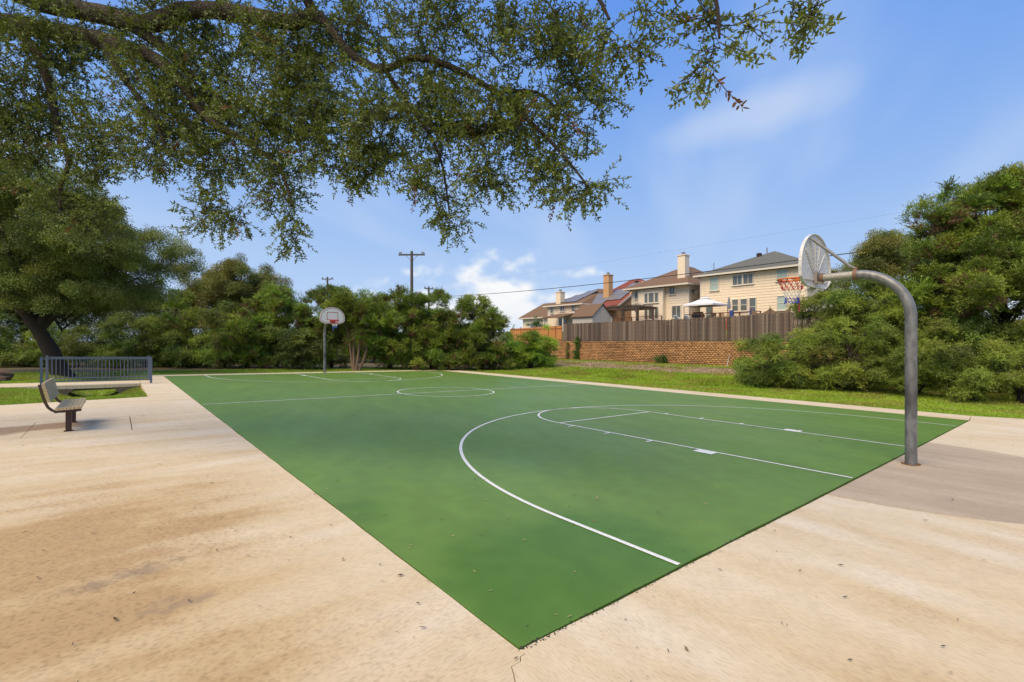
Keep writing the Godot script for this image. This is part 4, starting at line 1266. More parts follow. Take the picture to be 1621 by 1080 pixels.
func clump(kind: String) -> ArrayMesh:
	var mb := MB.new()
	if kind == "oak":               # ball of small stiff leaves
		for i in 130:
			var d := rdir()
			var at := d * Vector3(0.34, 0.26, 0.34) * pow(rng.randf(), 0.4)
			var k := rng.randf_range(0.7, 1.25)
			mb.col = Color(k, k * rng.randf_range(0.94, 1.06), k * 0.9)
			leaf(mb, at, (d + rdir() * 0.9).normalized(), (Vector3.UP * 0.7 + rdir()).normalized(), rng.randf_range(0.05, 0.085), rng.randf_range(0.026, 0.042))
	elif kind == "juniper":         # upswept plume of scaly sprays
		for i in 18:
			var an := rng.randf() * TAU
			var root := Vector3(0, rng.randf_range(-0.1, 0.22), 0)
			var d := Vector3(cos(an), rng.randf_range(0.35, 1.5), sin(an)).normalized()
			var l := rng.randf_range(0.22, 0.42)
			var kk := rng.randf_range(0.65, 1.2)
			for j in 11:
				var t := (j + 1.0) / 11.0
				var at := root + d * l * t
				var k := kk * rng.randf_range(0.8, 1.2) * (0.8 + 0.3 * t)
				mb.col = Color(k, k, k * 0.9)
				leaf(mb, at, (d * 1.2 + rdir() * 0.9 + Vector3.UP * 0.3).normalized(), rdir(), rng.randf_range(0.055, 0.095), rng.randf_range(0.020, 0.034))
	else:                           # shrub: sprays of pointed leaves on arching shoots
		for i in 12:
			var an := rng.randf() * TAU
			var d := Vector3(cos(an), rng.randf_range(0.0, 1.1), sin(an)).normalized()
			var l := rng.randf_range(0.28, 0.5)
			var kk := rng.randf_range(0.7, 1.2)
			for j in 15:
				var t := (j + 0.6) / 15.0
				var at := d * l * t + Vector3(0, -0.12 * t * t, 0) + rdir() * 0.02
				var k := kk * rng.randf_range(0.8, 1.2)
				mb.col = Color(k, k, k * 0.9)
				leaf(mb, at, (d * 0.6 + rdir()).normalized(), (Vector3.UP + rdir() * 0.8).normalized(), rng.randf_range(0.038, 0.068), rng.randf_range(0.020, 0.034))
	return mb.mesh()

func bark_tube(mb: MB, pts: Array, rad: Array, sides: int) -> void:    # smoothed, knobbly limb
	var cv := Curve3D.new()
	for i in pts.size():
		var t: Vector3 = ((pts[mini(i + 1, pts.size() - 1)] as Vector3) - (pts[maxi(i - 1, 0)] as Vector3)) / 6.0
		cv.add_point(pts[i], -t, t)
	var P := []; var R := []
	for i in pts.size() - 1:
		var sub := clampi(int((pts[i] as Vector3).distance_to(pts[i + 1]) / 0.12), 1, 8)
		for k in sub:
			var f := float(k) / sub
			P.append(cv.sample(i, f)); R.append(lerpf(rad[i], rad[i + 1], f) * (1.0 + 0.16 * noise.get_noise_3dv(cv.sample(i, f) * 260.0)))
	P.append(pts[-1]); R.append(rad[-1])
	mb.tube(P, R, sides)

func plant(called: String, kind: String, label: String, group: String, cat: String, E: Array, col: Color, dens := 1.0, size := 1.0, trunk_r := 0.12, base := Vector3.INF, stems := 1, stem_mat := "bark") -> Node3D:
	# E: envelopes of the crown as [x, y, z, half width, half height, half depth]
	var foot: Vector3 = base
	if base == Vector3.INF:
		foot = Vector3(E[0][0], 0, E[0][2])
		foot.y = gh(foot.x, -foot.z)
	var o := thing(called, foot, 0.0, label, cat, group)
	var xf := []; var cl := []; var limbs := []
	for e in E:
		var c := Vector3(e[0], e[1], e[2]); var r := Vector3(e[3], e[4], e[5])
		var lumps := int(clampf(r.x * r.y * 9.0, 8, 90))
		for i in lumps:
			var d := rdir()
			if d.y < -0.3 and kind == "oak": d.y *= 0.4
			var lc := c + d * r * rng.randf_range(0.45, 0.95)
			var gy := gh(lc.x, -lc.z) if lc.x < 36.0 else 1.9
			if kind != "oak" and c.y - r.y < gy + 1.3 and i % 5 < 2 and i % 6 < 5: lc.y = gy + rng.randf_range(0.15, 1.0)
			lc.y = maxf(lc.y, gy + rng.randf_range(0.15, 0.4))
			var lr := rng.randf_range(0.34, 0.62) * clampf((r.x + r.y) * 0.30, minf(0.45, r.x), 1.35)
			if i % 6 == 5:          # loose shoots that break the outline
				lc = c + d * r * rng.randf_range(1.0, 1.22)
				lr *= 0.42
			if rng.randf() < 0.6: limbs.append(lc)
			var k := rng.randf_range(0.55, 1.5)
			var warm := rng.randf_range(-0.15, 0.20)
			var n := int(lr * lr * 52.0 * dens / (size * size)) + 3
			for j in n:
				var q := rdir()
				if q.y < -0.2 and rng.randf() < 0.6: q.y = -q.y
				var at := lc + q * Vector3(lr, lr * 0.72, lr) * sqrt(rng.randf_range(0.1, 1.0)) * (rng.randf_range(1.1, 1.55) if rng.randf() < 0.16 else 1.0)
				if at.y < gy + 0.03: continue
				var up := (Vector3.UP * 0.8 + q * 0.9 + rdir() * 0.5).normalized()
				var bx := up.cross(rdir()).normalized()
				var s := rng.randf_range(0.75, 1.25) * size
				xf.append(Transform3D(Basis(bx * s, up * s, bx.cross(up) * s), at - foot))
				var kk := k * rng.randf_range(0.85, 1.15)
				cl.append(Color(col.r * kk * (1.0 + warm), col.g * kk, col.b * kk))
			if kind == "juniper" and rng.randf() < 0.75:     # brown dead sprays inside
				for j in 4:
					xf.append(Transform3D(Basis.from_euler(Vector3(rng.randf() * 6.0, rng.randf() * 6.0, 0)).scaled(Vector3.ONE * size * 0.8), lc + rdir() * lr * 0.8 - foot))
					cl.append(Color(0.16, 0.085, 0.045))
	pile("crown", M["clump_" + kind], M.leafmat, o, xf, cl).set_meta("kind", "stuff")
	# stems and limbs reach into the crown
	var mb := MB.new()
	var heart := Vector3(E[0][0], E[0][1], E[0][2]) - foot
	for s in stems:
		var off := Vector3(rng.randf_range(-1, 1), 0, rng.randf_range(-1, 1)) * (0.12 if stems > 1 else 0.0) * stems
		var h2 := heart + off * 3.0
		bark_tube(mb, [Vector3(off.x * 0.4, -0.2, off.z * 0.4), Vector3(off.x, h2.y * 0.3, off.z) + Vector3(h2.x, 0, h2.z) * 0.2 + rdir() * 0.08, h2 * Vector3(0.6, 0.65, 0.6) + rdir() * 0.12, h2], [trunk_r * 1.35, trunk_r, trunk_r * 0.72, trunk_r * 0.4], 10)
	part("trunk", mb.mesh(), M[stem_mat], o)
	mb = MB.new()
	limbs = limbs.slice(0, 26)
	for q in limbs:
		var st := heart * rng.randf_range(0.45, 0.95)
		var to: Vector3 = q - foot
		bark_tube(mb, [st, st.lerp(to, 0.5) + Vector3(0, -0.12, 0) + rdir() * 0.12, to], [trunk_r * 0.4, trunk_r * 0.25, trunk_r * 0.08], 6)
	if limbs: part("limbs", mb.mesh(), M[stem_mat], o)
	return o

func big_oak() -> void:
	# the live oak whose limbs hang over the view; its trunk stands left of the picture
	var foot := Vector3(-7.0, gh(-7.0, 11.5) - 0.05, -11.5)
	var o := thing("live_oak", foot, 0.0, "big live oak whose leafy limbs overhang the court from above", "tree", "oak trees")
	var mb := MB.new()
	bark_tube(mb, [Vector3(0, -0.2, 0), Vector3(0.05, 0.5, 0.0), Vector3(0.25, 1.5, 0.1), Vector3(0.6, 2.6, 0.2)], [0.75, 0.5, 0.42, 0.40], 16)
	part("trunk", mb.mesh(), M.bark, o)
	var fork := foot + Vector3(0.6, 2.55, 0.2)
	var L := [
		[[-3.18,6.68,-8.79,0.170],[-2.71,6.54,-8.27,0.165],[-2.10,6.29,-7.51,0.155],[-1.67,6.06,-7.02,0.145],[-1.31,5.82,-6.60,0.130],[-1.07,5.45,-6.27,0.100],[-0.77,4.86,-5.89,0.070],[-0.41,4.54,-5.47,0.050],[-0.06,4.11,-5.05,0.035],[0.07,3.52,-4.81,0.020]],
		[[-3.35,7.37,-9.06,0.200],[-2.71,6.96,-8.27,0.190],[-1.88,6.54,-7.20,0.180],[-1.45,6.35,-6.71,0.170],[-1.04,6.46,-6.24,0.160],[-0.70,6.41,-5.84,0.155],[-0.31,6.26,-5.38,0.145],[0.07,6.04,-4.81,0.130],[0.29,6.14,-4.63,0.120],[0.40,5.92,-4.40,0.080],[0.59,5.50,-4.12,0.070],[0.87,5.23,-3.76,0.065],[1.11,5.32,-3.44,0.060],[1.39,5.18,-3.07,0.055],[1.73,4.75,-2.53,0.045],[1.89,4.34,-2.14,0.036],[2.04,4.04,-1.89,0.028],[2.17,3.70,-1.65,0.020],[2.26,3.40,-1.45,0.012]],
		[[-2.94,6.51,-8.46,0.090],[-2.68,6.00,-8.12,0.075],[-2.53,5.42,-7.86,0.060],[-2.46,4.90,-7.67,0.050],[-2.31,4.33,-7.42,0.040],[-2.41,4.01,-7.50,0.032],[-2.40,3.49,-7.36,0.020]],
		[[-1.63,6.36,-6.92,0.090],[-1.28,6.03,-6.57,0.080],[-1.04,5.65,-6.24,0.055],[-0.78,5.36,-5.95,0.035],[-0.55,5.0,-5.7,0.02]],
		[[-1.92,6.10,-7.23,0.070],[-1.74,5.64,-6.95,0.055],[-1.58,5.31,-6.69,0.040],[-1.37,4.86,-6.39,0.025],[-1.23,4.37,-6.14,0.015]],
		[[0.90,5.22,-3.73,0.035],[1.11,4.69,-3.44,0.030],[1.24,4.31,-3.20,0.024],[1.36,3.92,-3.09,0.018],[1.38,3.28,-2.95,0.010]],
		[[1.72,4.74,-2.54,0.025],[1.65,4.39,-2.47,0.020],[1.58,4.16,-2.53,0.012]],
		[[1.76,4.71,-2.45,0.025],[2.01,4.63,-2.05,0.020],[2.15,4.33,-1.80,0.012]],
		[[0.29,6.14,-4.63,0.080],[0.14,6.61,-4.62,0.070],[0.51,6.70,-3.80,0.060],[1.05,6.13,-2.58,0.050],[1.42,5.51,-1.50,0.040],[1.55,4.97,-0.86,0.025],[1.55,4.54,-0.61,0.012]],
		[[0.51,6.70,-3.80,0.050],[1.03,6.27,-1.82,0.050],[1.37,5.46,-0.50,0.040],[1.53,4.66,0.15,0.030],[1.58,4.26,0.33,0.018],[1.52,3.87,0.40,0.010]],
		[[1.53,4.66,0.15,0.020],[1.83,4.53,0.53,0.015],[1.95,4.18,0.76,0.008]]]
	var nodes := PackedVector3Array()
	for i in L.size():
		var pts := []; var rad := []
		if i < 2:
			var p1 := Vector3(L[i][0][0], L[i][0][1], L[i][0][2])
			pts = [fork - foot, fork.lerp(p1, 0.4) + Vector3(0, 0.5, 0) - foot, fork.lerp(p1, 0.75) + Vector3(0, 0.45, 0) - foot]; rad = [0.36, 0.28, 0.22]
		for q in L[i]:
			pts.append(Vector3(q[0], q[1], q[2]) - foot); rad.append(q[3] * (0.74 if i < 2 else 0.9))
		mb = MB.new()
		bark_tube(mb, pts, rad, 14 if i < 2 else 9)
		part("limb", mb.mesh(), M.lichen_bark if i < 3 else M.bark, o)
		for k in pts.size() - 1:
			for s in 4: nodes.append(foot + (pts[k] as Vector3).lerp(pts[k + 1], s / 4.0))
	var F := [[-2.69,5.42,-7.99,0.81,1.04],[-2.02,4.62,-7.18,0.51,0.60],[-2.38,3.84,-7.48,0.46,0.41],[-2.91,4.49,-7.92,0.41,0.55],[-2.09,3.52,-7.24,0.37,0.32],[-1.31,5.50,-6.60,0.92,0.74],[-1.25,4.63,-6.41,0.64,0.41],[-1.39,4.25,-6.53,0.25,0.16],[-0.69,5.08,-5.95,0.77,0.73],[-0.70,4.27,-5.84,0.40,0.40],[-0.84,3.60,-5.95,0.20,0.34],[-0.58,3.53,-5.61,0.23,0.26],[-0.11,4.72,-5.21,0.66,0.79],[-0.06,3.89,-5.05,0.35,0.39],[0.01,3.22,-4.86,0.15,0.33],[0.17,5.32,-4.72,0.73,0.77],[0.40,4.46,-4.40,0.46,0.55],[0.84,4.82,-3.79,0.61,0.73],[0.78,4.05,-3.84,0.41,0.31],[0.59,3.88,-4.12,0.23,0.18],[1.30,4.57,-3.14,0.59,0.71],[1.24,3.74,-3.20,0.36,0.32],[1.38,3.24,-2.95,0.22,0.23],[1.73,4.47,-2.53,0.57,0.61],[1.67,3.75,-2.58,0.42,0.31],[2.06,4.27,-2.00,0.55,0.52],[2.05,3.74,-1.88,0.45,0.25],[2.23,3.50,-1.47,0.24,0.17],[2.17,3.37,-1.65,0.21,0.11],[2.34,4.49,-1.51,0.21,0.32],[2.19,4.91,-1.76,0.40,0.33],[-2.25,6.33,-7.76,1.06,0.48],[-0.96,6.28,-6.30,1.01,0.46],[-0.11,6.04,-5.21,0.79,0.44],[0.63,5.91,-4.09,0.91,0.37],[1.30,5.63,-3.14,0.79,0.39],[1.78,5.33,-2.23,0.59,0.37],[2.02,5.18,-1.65,0.42,0.31],[1.59,4.52,-0.71,0.12,0.16],[1.58,4.27,-0.58,0.06,0.07],[1.67,4.52,-0.38,0.11,0.11],[1.69,4.23,-0.36,0.05,0.08],[1.43,4.18,0.07,0.08,0.06],[1.58,4.10,0.33,0.15,0.11],[1.74,4.03,0.46,0.09,0.07],[1.50,3.80,0.39,0.07,0.08],[1.47,3.67,0.36,0.05,0.07],[1.94,4.09,0.75,0.04,0.06],[2.07,4.12,0.86,0.04,0.03],[-3.09,7.53,-8.06,1.66,0.74],[-1.34,7.28,-6.10,1.39,0.69],[0.15,6.93,-4.10,1.26,0.71],[1.21,6.31,-2.19,1.03,0.55],[1.64,5.85,-0.79,0.69,0.41],[1.74,5.2,0.19,0.54,0.29],[-4.90,6.36,-10.85,1.37,1.58],[-4.90,8.67,-10.85,1.58,1.26]]
	var right := Vector3(0.771, 0, 0.636); var away := Vector3(0.636, 0, -0.771)
	var anchors := []
	for i in F.size():
		var e: Array = F[i]
		var m := int(e[3] * e[4] * 150.0) + 2
		if i >= 49: m = int(m * 0.45)
		for k in m:
			var q := rdir() * sqrt(rng.randf())
			anchors.append(Vector3(e[0], e[1], e[2]) + right * q.x * e[3] + Vector3.UP * q.y * e[4] + away * (q.z * minf(e[3], 0.7) + 0.16 * minf(e[3], 0.5)))
	var xf := []; var cl := []
	var tw := MB.new()
	# nearest anchors join first, so that later twigs branch from earlier ones
	var order := []
	for a in anchors:
		var bd := 1e9
		for i in range(0, nodes.size(), 3): bd = minf(bd, a.distance_squared_to(nodes[i]))
		order.append([bd, a])
	order.sort_custom(func(p, q): return p[0] < q[0])
	for it in order:
		var a: Vector3 = it[1]
		var best := 0; var bd := 1e9
		for i in nodes.size():
			var d2 := a.distance_squared_to(nodes[i] + Vector3(0, 0.12, 0))
			if d2 < bd: bd = d2; best = i
		var st := nodes[best]
		var ln := st.distance_to(a)
		var mid := st.lerp(a, 0.5) + Vector3(0, 0.10 * ln, 0) + rdir() * 0.05
		var r0 := 0.0035 + 0.0075 * minf(ln, 1.0)
		tw.tube([st - foot, mid - foot, a - foot], [r0, r0 * 0.7, 0.002], 4, false)
		for s in 3: nodes.append(st.lerp(mid, (s + 1) / 3.0) if s < 2 else mid)
		nodes.append(mid.lerp(a, 0.5)); nodes.append(a)
		var m := 5 + (1 if rng.randf() < 0.6 else 0)
		var k := rng.randf_range(0.75, 1.2)
		for j in m:
			var t := 1.0 if j == 0 else rng.randf_range(0.35, 1.0)
			var at := mid.lerp(a, clampf(t * 1.2 - 0.2, 0.0, 1.0)) + rdir() * 0.03
			var dir := ((a - mid).normalized() * 0.8 + rdir() * 0.85 + Vector3(0, -0.25, 0)).normalized()
			var bx := dir.cross(rdir()).normalized()
			var s := rng.randf_range(0.8, 1.2)
			xf.append(Transform3D(Basis(bx * s, dir * s, bx.cross(dir) * s), at - foot))
			var kk := k * rng.randf_range(0.85, 1.15)
			if rng.randf() < 0.012: cl.append(Color(0.20, 0.09, 0.03))
			else: cl.append(Color(0.160 * kk, 0.205 * kk, 0.042 * kk))
	part("twigs", tw.mesh(), M.bark, o)
	pile("crown", M.twig, M.leafmat, o, xf, cl).set_meta("kind", "stuff")
	print("big oak twigs ", xf.size())

func build_plants() -> void:
	M.bark = mat(0.060, 0.042, 0.030, 0.95, 0.6, Vector3.ONE * 3.0, 0.06)
	M.lichen_bark = mat(1, 1, 1, 0.95)
	M.lichen_bark.albedo_texture = noise_tex(0.035, lin(0.035, 0.022, 0.014), lin(0.16, 0.145, 0.10), 5, 512, 15, 0.0, 0.50, 0.68)
	M.lichen_bark.uv1_triplanar = true; M.lichen_bark.uv1_world_triplanar = true; M.lichen_bark.uv1_scale = Vector3.ONE * 1.6
	for q in ["bark", "lichen_bark"]:
		M[q].heightmap_enabled = true
		M[q].heightmap_texture = noise_tex(0.05, Color(0, 0, 0), Color(1, 1, 1), 5, 512, 44)
		M[q].heightmap_scale = 4.0
	M.pale_bark = mat(0.23, 0.15, 0.10, 0.9, 0.5, Vector3.ONE * 3.0, 0.06)
	big_oak()
	var oakc := Color(0.185, 0.225, 0.050); var jun := Color(0.185, 0.265, 0.032); var shr := Color(0.205, 0.275, 0.036); var drk := Color(0.185, 0.260, 0.036)
	var G1 := "trees behind the far baseline"; var G2 := "shrubs behind the far baseline"; var G3 := "trees and shrubs right of the court"; var G4 := "shrubs behind the walkway bridge"
	# oak behind the railing
	var o := plant("live_oak", "oak", "spreading live oak with leaning trunk behind the railings", "oak trees", "tree", [[-3.59,4.6,-30.50,2.6,1.2,2.4],[-4.44,8.38,-29.92,3.33,1.82,2.57],[-2.81,6.26,-28.57,2.72,2.12,2.42],[-5.70,6.05,-31.60,3.40,2.78,3.09],[-1.63,4.30,-29.54,2.90,1.6,2.34],[-0.45,5.9,-29.77,1.95,1.7,1.68],[0.9,5.6,-28.81,1.0,1.3,1.11],[-8.18,7.17,-33.00,3.33,3.33,3.33],[-7.73,4.2,-33.92,3.0,1.8,2.84],[-5.25,8.51,-28.64,2.26,1.27,1.77],[-5.0,4.3,-29.3,1.9,0.9,1.2],[-4.0,3.5,-28.9,1.9,0.7,0.9]], oakc, 0.55, 1.05, 0.10, Vector3(-4.08, gh(-4.08, 30.4), -30.41))
	var mb := MB.new()
	bark_tube(mb, [Vector3(0.25, -0.2, 0), Vector3(0.1, 0.35, 0), Vector3(-0.25, 1.4, 0.1), Vector3(-0.75, 2.5, 0.1), Vector3(-1.2, 3.3, 0.1)], [0.56, 0.36, 0.31, 0.27, 0.22], 16)
	(o.get_node("trunk") as MeshInstance3D).mesh = mb.mesh()
	mb = MB.new()
	for q in [Vector3(1.6, 4.3, 0.6), Vector3(3.2, 5.0, 0.8), Vector3(-2.6, 5.6, -0.5), Vector3(-0.4, 6.8, 0.8), Vector3(0.9, 6.0, 1.6), Vector3(-4.0, 4.6, -2.5), Vector3(-1.6, 7.2, 1.6)]:
		var st := Vector3(-0.55, 2.1, 0.1).lerp(Vector3(-1.2, 3.3, 0.1), rng.randf())
		bark_tube(mb, [st, st.lerp(q, 0.3) + Vector3(0, 0.35, 0), st.lerp(q, 0.65) + Vector3(0, 0.2, 0) + rdir() * 0.25, q], [0.19, 0.14, 0.09, 0.04], 9)
	part("limbs", mb.mesh(), M.bark, o)
	plant("oak_tree", "oak", "dim oak behind the spreading live oak, mostly hidden", "oak trees", "tree", [[-7.05,5.04,-48.91,4.74,3.08,3.91],[-2.29,5.04,-44.99,3.79,3.08,3.44],[-11.43,5.04,-52.53,4.26,3.79,4.03]], oakc, 0.5, 1.35, 0.25)
	plant("oak_tree", "oak", "rounded olive-green oak rising behind the shrubs left of the far goal", "oak trees", "tree", [[6.38,6.20,-43.02,2.9,2.1,2.63],[4.55,5.41,-44.53,2.37,2.37,2.37],[8.01,4.88,-41.68,2.11,2.11,2.11],[6.3,3.6,-43.0,3.2,2.0,2.4]], Color(0.20, 0.215, 0.05), 0.85, 1.25, 0.22)
	for q in [[[-6.47,1.53,-40.66,2.17,1.58,1.88], "dark low shrub left of the leaning oak trunk"], [[-3.80,1.40,-39.75,2.45,1.47,1.96], "dark low shrub showing between the railing bars beside the oak trunk"], [[-1.11,1.72,-38.18,2.28,1.91,2.09], "dark shrub above the right end of the railings"], [[-9.22,1.72,-42.92,2.37,2.37,2.37], "dark tall shrub at the picture's left edge"]]:
		plant("shrub", "shrub", q[1], G4, "shrub", [q[0]], drk, 0.8, 1.1, 0.05, Vector3.INF, 3)
	plant("juniper_tree", "juniper", "narrow dark juniper just right of the railings", G1, "tree", [[1.08,2.82,-38.97,1.76,2.6,2.0],[1.2,1.2,-38.6,2.0,1.2,1.7]], jun, 0.85, 1.0, 0.10)
	plant("shrub", "shrub", "low dark shrub at the hedge foot left of the bright-topped shrub", G2, "shrub", [[1.99,1.51,-36.28,1.90,1.45,1.75]], drk, 1.0, 1.2, 0.05, Vector3.INF, 3)
	plant("shrub", "shrub", "bright-topped green shrub below the rounded oak", G2, "shrub", [[3.68,2.07,-36.18,1.65,2.0,1.87]], shr * 1.2, 1.0, 1.2, 0.06, Vector3.INF, 3)
	plant("juniper_tree", "juniper", "bushy low juniper left of the far goal, below the rounded oak", G1, "tree", [[5.18,1.94,-34.29,1.92,1.9,1.99]], jun, 0.9, 1.0, 0.08, Vector3.INF, 2)
	plant("juniper_tree", "juniper", "tall juniper between the rounded oak and the far goal", G1, "tree", [[6.95,3.51,-34.78,1.88,2.2,2.10],[6.46,1.29,-33.89,1.95,1.3,1.74]], jun, 0.9, 1.0, 0.10)
	plant("shrub", "shrub", "leafy green shrub directly left of the far goal's pole", G2, "shrub", [[7.6,1.43,-31.6,1.9,1.5,1.6]], Color(0.155, 0.21, 0.04), 1.2, 1.2, 0.05, Vector3.INF, 3)
	plant("juniper_tree", "juniper", "juniper standing right behind the far goal's backboard", G1, "tree", [[10.16,3.54,-32.78,2.18,1.9,2.09],[9.30,1.72,-32.84,2.24,1.6,1.8]], jun, 0.9, 1.0, 0.10)
	plant("juniper_tree", "juniper", "juniper with several bare pale stems right of the far goal", G1, "tree", [[10.82,3.89,-30.29,2.0,1.4,1.78],[11.89,2.81,-29.71,1.82,1.7,1.82]], jun, 0.9, 1.0, 0.075, Vector3(10.6, gh(10.6, 29.6), -29.6), 4, "pale_bark")
	plant("juniper_tree", "juniper", "dense juniper midway between the far goal and the tall utility pole", G1, "tree", [[13.42,3.54,-30.09,1.91,1.9,1.95],[13.10,1.70,-29.71,1.79,1.5,1.75]], jun, 0.9, 1.0, 0.10, Vector3.INF, 3)
	plant("juniper_tree", "juniper", "tall feathery juniper directly below the tall utility pole", G1, "tree", [[16.02,3.66,-28.59,1.9,2.2,2.0],[14.89,1.70,-28.88,2.04,1.5,1.88],[16.47,1.60,-27.78,2.04,1.6,1.8]], jun, 0.9, 1.0, 0.11, Vector3.INF, 3)
	plant("juniper_tree", "juniper", "wide juniper at the court's far right corner", G1, "tree", [[18.87,3.36,-26.99,1.6,2.1,1.8],[18.34,1.36,-26.89,2.4,1.4,1.8],[20.1,1.8,-26.6,1.5,1.7,1.6]], jun * 1.02, 0.9, 1.0, 0.10, Vector3.INF, 3)
	plant("shrub", "shrub", "light bright-green feathery shrub left of the block wall", G2, "shrub", [[23.2,1.45,-26.0,2.0,1.6,1.6],[22.4,1.0,-26.3,1.4,1.1,1.3],[23.9,1.0,-25.6,1.4,1.1,1.2]], Color(0.27, 0.42, 0.040), 2.0, 0.85, 0.05, Vector3.INF, 4)
	# right of the court
	plant("shrub", "shrub", "low yellow-green shrub in front of the wall's right end", G3, "shrub", [[22.23,0.98,-7.4,2.0,1.55,1.7],[22.9,1.2,-8.6,1.2,1.2,1.2]], shr, 1.3, 0.85, 0.05, Vector3.INF, 4)
	plant("shrub", "shrub", "vine-draped shrub below the near goal's rim", G3, "shrub", [[25.86,2.6,-6.87,1.9,1.95,1.74]], Color(0.185, 0.25, 0.036), 1.4, 0.85, 0.07, Vector3.INF, 3)
	plant("shrub", "shrub", "dense green shrub seen under the near goal's arm", G3, "shrub", [[22.98,1.17,-4.71,1.75,1.5,1.69],[25.43,3.2,-4.64,1.72,1.7,1.67]], shr, 1.4, 0.85, 0.07, Vector3.INF, 4)
	plant("oak_tree", "oak", "airy-topped oak rising just right of the near backboard", G3, "tree", [[31.0,6.2,-5.05,2.0,1.7,1.92],[29.53,5.4,-5.79,1.37,1.3,1.30],[29.6,3.4,-4.9,2.2,2.2,2.0]], Color(0.17, 0.20, 0.044), 0.9, 1.05, 0.14)
	plant("juniper_tree", "juniper", "largest juniper, towering at the picture's right edge", G3, "tree", [[28.3,4.6,-0.6,2.4,1.2,2.0],[27.61,7.5,-1.55,2.0,1.15,1.6],[26.7,6.7,-2.2,1.7,0.9,1.4],[28.52,8.08,-0.14,1.66,1.05,1.41],[26.28,5.73,-1.99,2.1,1.0,1.6],[27.49,5.63,-0.35,2.43,1.2,1.89],[26.17,3.83,-0.79,2.37,1.1,1.78],[29.91,6.42,1.00,2.21,2.3,2.35],[25.64,4.07,-2.52,1.66,1.0,1.38],[29.8,3.0,-2.6,2.4,2.2,2.2]], jun * 1.0, 1.05, 1.05, 0.20, Vector3(28.6, gh(28.6, 0.3), -0.3))
	plant("shrub", "shrub", "dark green shrub behind the near goal's pole", G3, "shrub", [[22.84,1.21,-2.63,1.5,1.5,1.47]], shr, 1.4, 0.85, 0.05, Vector3.INF, 3)
	plant("shrub", "shrub", "low dark shrub just right of the near goal's pole", G3, "shrub", [[22.10,0.61,-1.03,1.39,1.16,1.27]], drk, 1.4, 0.8, 0.05, Vector3.INF, 3)
	plant("shrub", "shrub", "shrub at the picture's right edge under the largest juniper", G3, "shrub", [[22.84,0.83,0.35,1.39,1.30,1.34]], drk, 1.4, 0.8, 0.05, Vector3.INF, 3)
	plant("shrub", "shrub", "tall shrub beyond the picture's right edge beside the largest juniper", G3, "shrub", [[24.56,1.28,1.78,1.57,1.9,1.79]], shr, 0.8, 1.0, 0.06, Vector3.INF, 3)
	plant("shrub", "shrub", "dark thicket filling the gap behind the near goal's pole", G3, "shrub", [[26.6,1.5,-5.0,2.4,1.7,1.8],[26.4,1.5,-2.0,2.4,1.7,1.8]], drk, 1.3, 1.2, 0.06, Vector3.INF, 4)
	plant("shrub", "shrub", "dark thicket under the largest juniper", G3, "shrub", [[26.2,1.4,0.8,2.2,1.7,1.8],[27.5,2.2,-1.2,2.2,1.8,1.6]], drk, 1.3, 1.2, 0.06, Vector3.INF, 4)
	# plants at the wall
	plant("climbing_vine", "shrub", "green upright vine climbing the block wall's left part", "plants at the block wall", "vine", [[35.6,0.2,-32.55,0.26,0.5,0.15],[35.6,0.8,-32.6,0.36,0.55,0.15],[35.6,1.35,-32.6,0.42,0.45,0.15],[35.6,1.85,-32.5,0.22,0.35,0.12]], Color(0.13, 0.25, 0.035), 2.2, 0.5, 0.02, Vector3(35.6, gh(35.6, 32.6), -32.6))
	plant("climbing_vine", "shrub", "thin dark vine stem left of the green upright vine", "plants at the block wall", "vine", [[35.7,0.4,-34.0,0.12,0.5,0.1],[35.7,1.1,-34.0,0.14,0.6,0.1]], drk, 1.5, 0.4, 0.02, Vector3(35.7, gh(35.7, 34.0), -34.0))
	plant("weed_clump", "shrub", "low leafy weed clump at the foot of the block wall", "plants at the block wall", "plant", [[35.3,0.0,-22.4,0.95,0.40,0.4]], Color(0.12, 0.19, 0.04), 1.8, 0.7, 0.02, Vector3(35.3, gh(35.3, 22.4), -22.4))
	plant("shrub", "shrub", "green garden bush behind the orange fence beside the cream house", "bushes in the gardens", "shrub", [[41.5,4.0,-45.2,1.6,0.8,1.0]], Color(0.08, 0.15, 0.03), 1.0, 0.9, 0.05, Vector3(41.5, 2.6, -45.2))
	# the wood behind the tree line
	var xf := []; var cl := []
	for i in 5200:
		var t := rng.randf()
		var x := lerpf(-30.0, 30.0, t)
		var b := 52.0 - 0.33 * (x + 8.0) + rng.randf_range(-2.5, 3.5)
		if x > 24.0 and b < 40.0: b += 6.0
		var y := gh(x, b) + 0.2 + pow(rng.randf(), 0.8) * (3.0 + 2.2 * smoothstep(8.0, 0.0, x) + 1.6 * noise.get_noise_1d(x * 18.0))
		var s := rng.randf_range(1.1, 1.9)
		xf.append(Transform3D(Basis.from_euler(Vector3(rng.randf_range(-0.6, 0.6), rng.randf() * TAU, rng.randf_range(-0.6, 0.6))).scaled(Vector3.ONE * s), Vector3(x, y, -b)))
		cl.append(drk * rng.randf_range(0.7, 1.2))
	tag(pile("woodland", M.clump_oak, M.leafmat, self, xf, cl), "dark woodland filling the gaps behind the tree line", "woodland", "", "stuff")

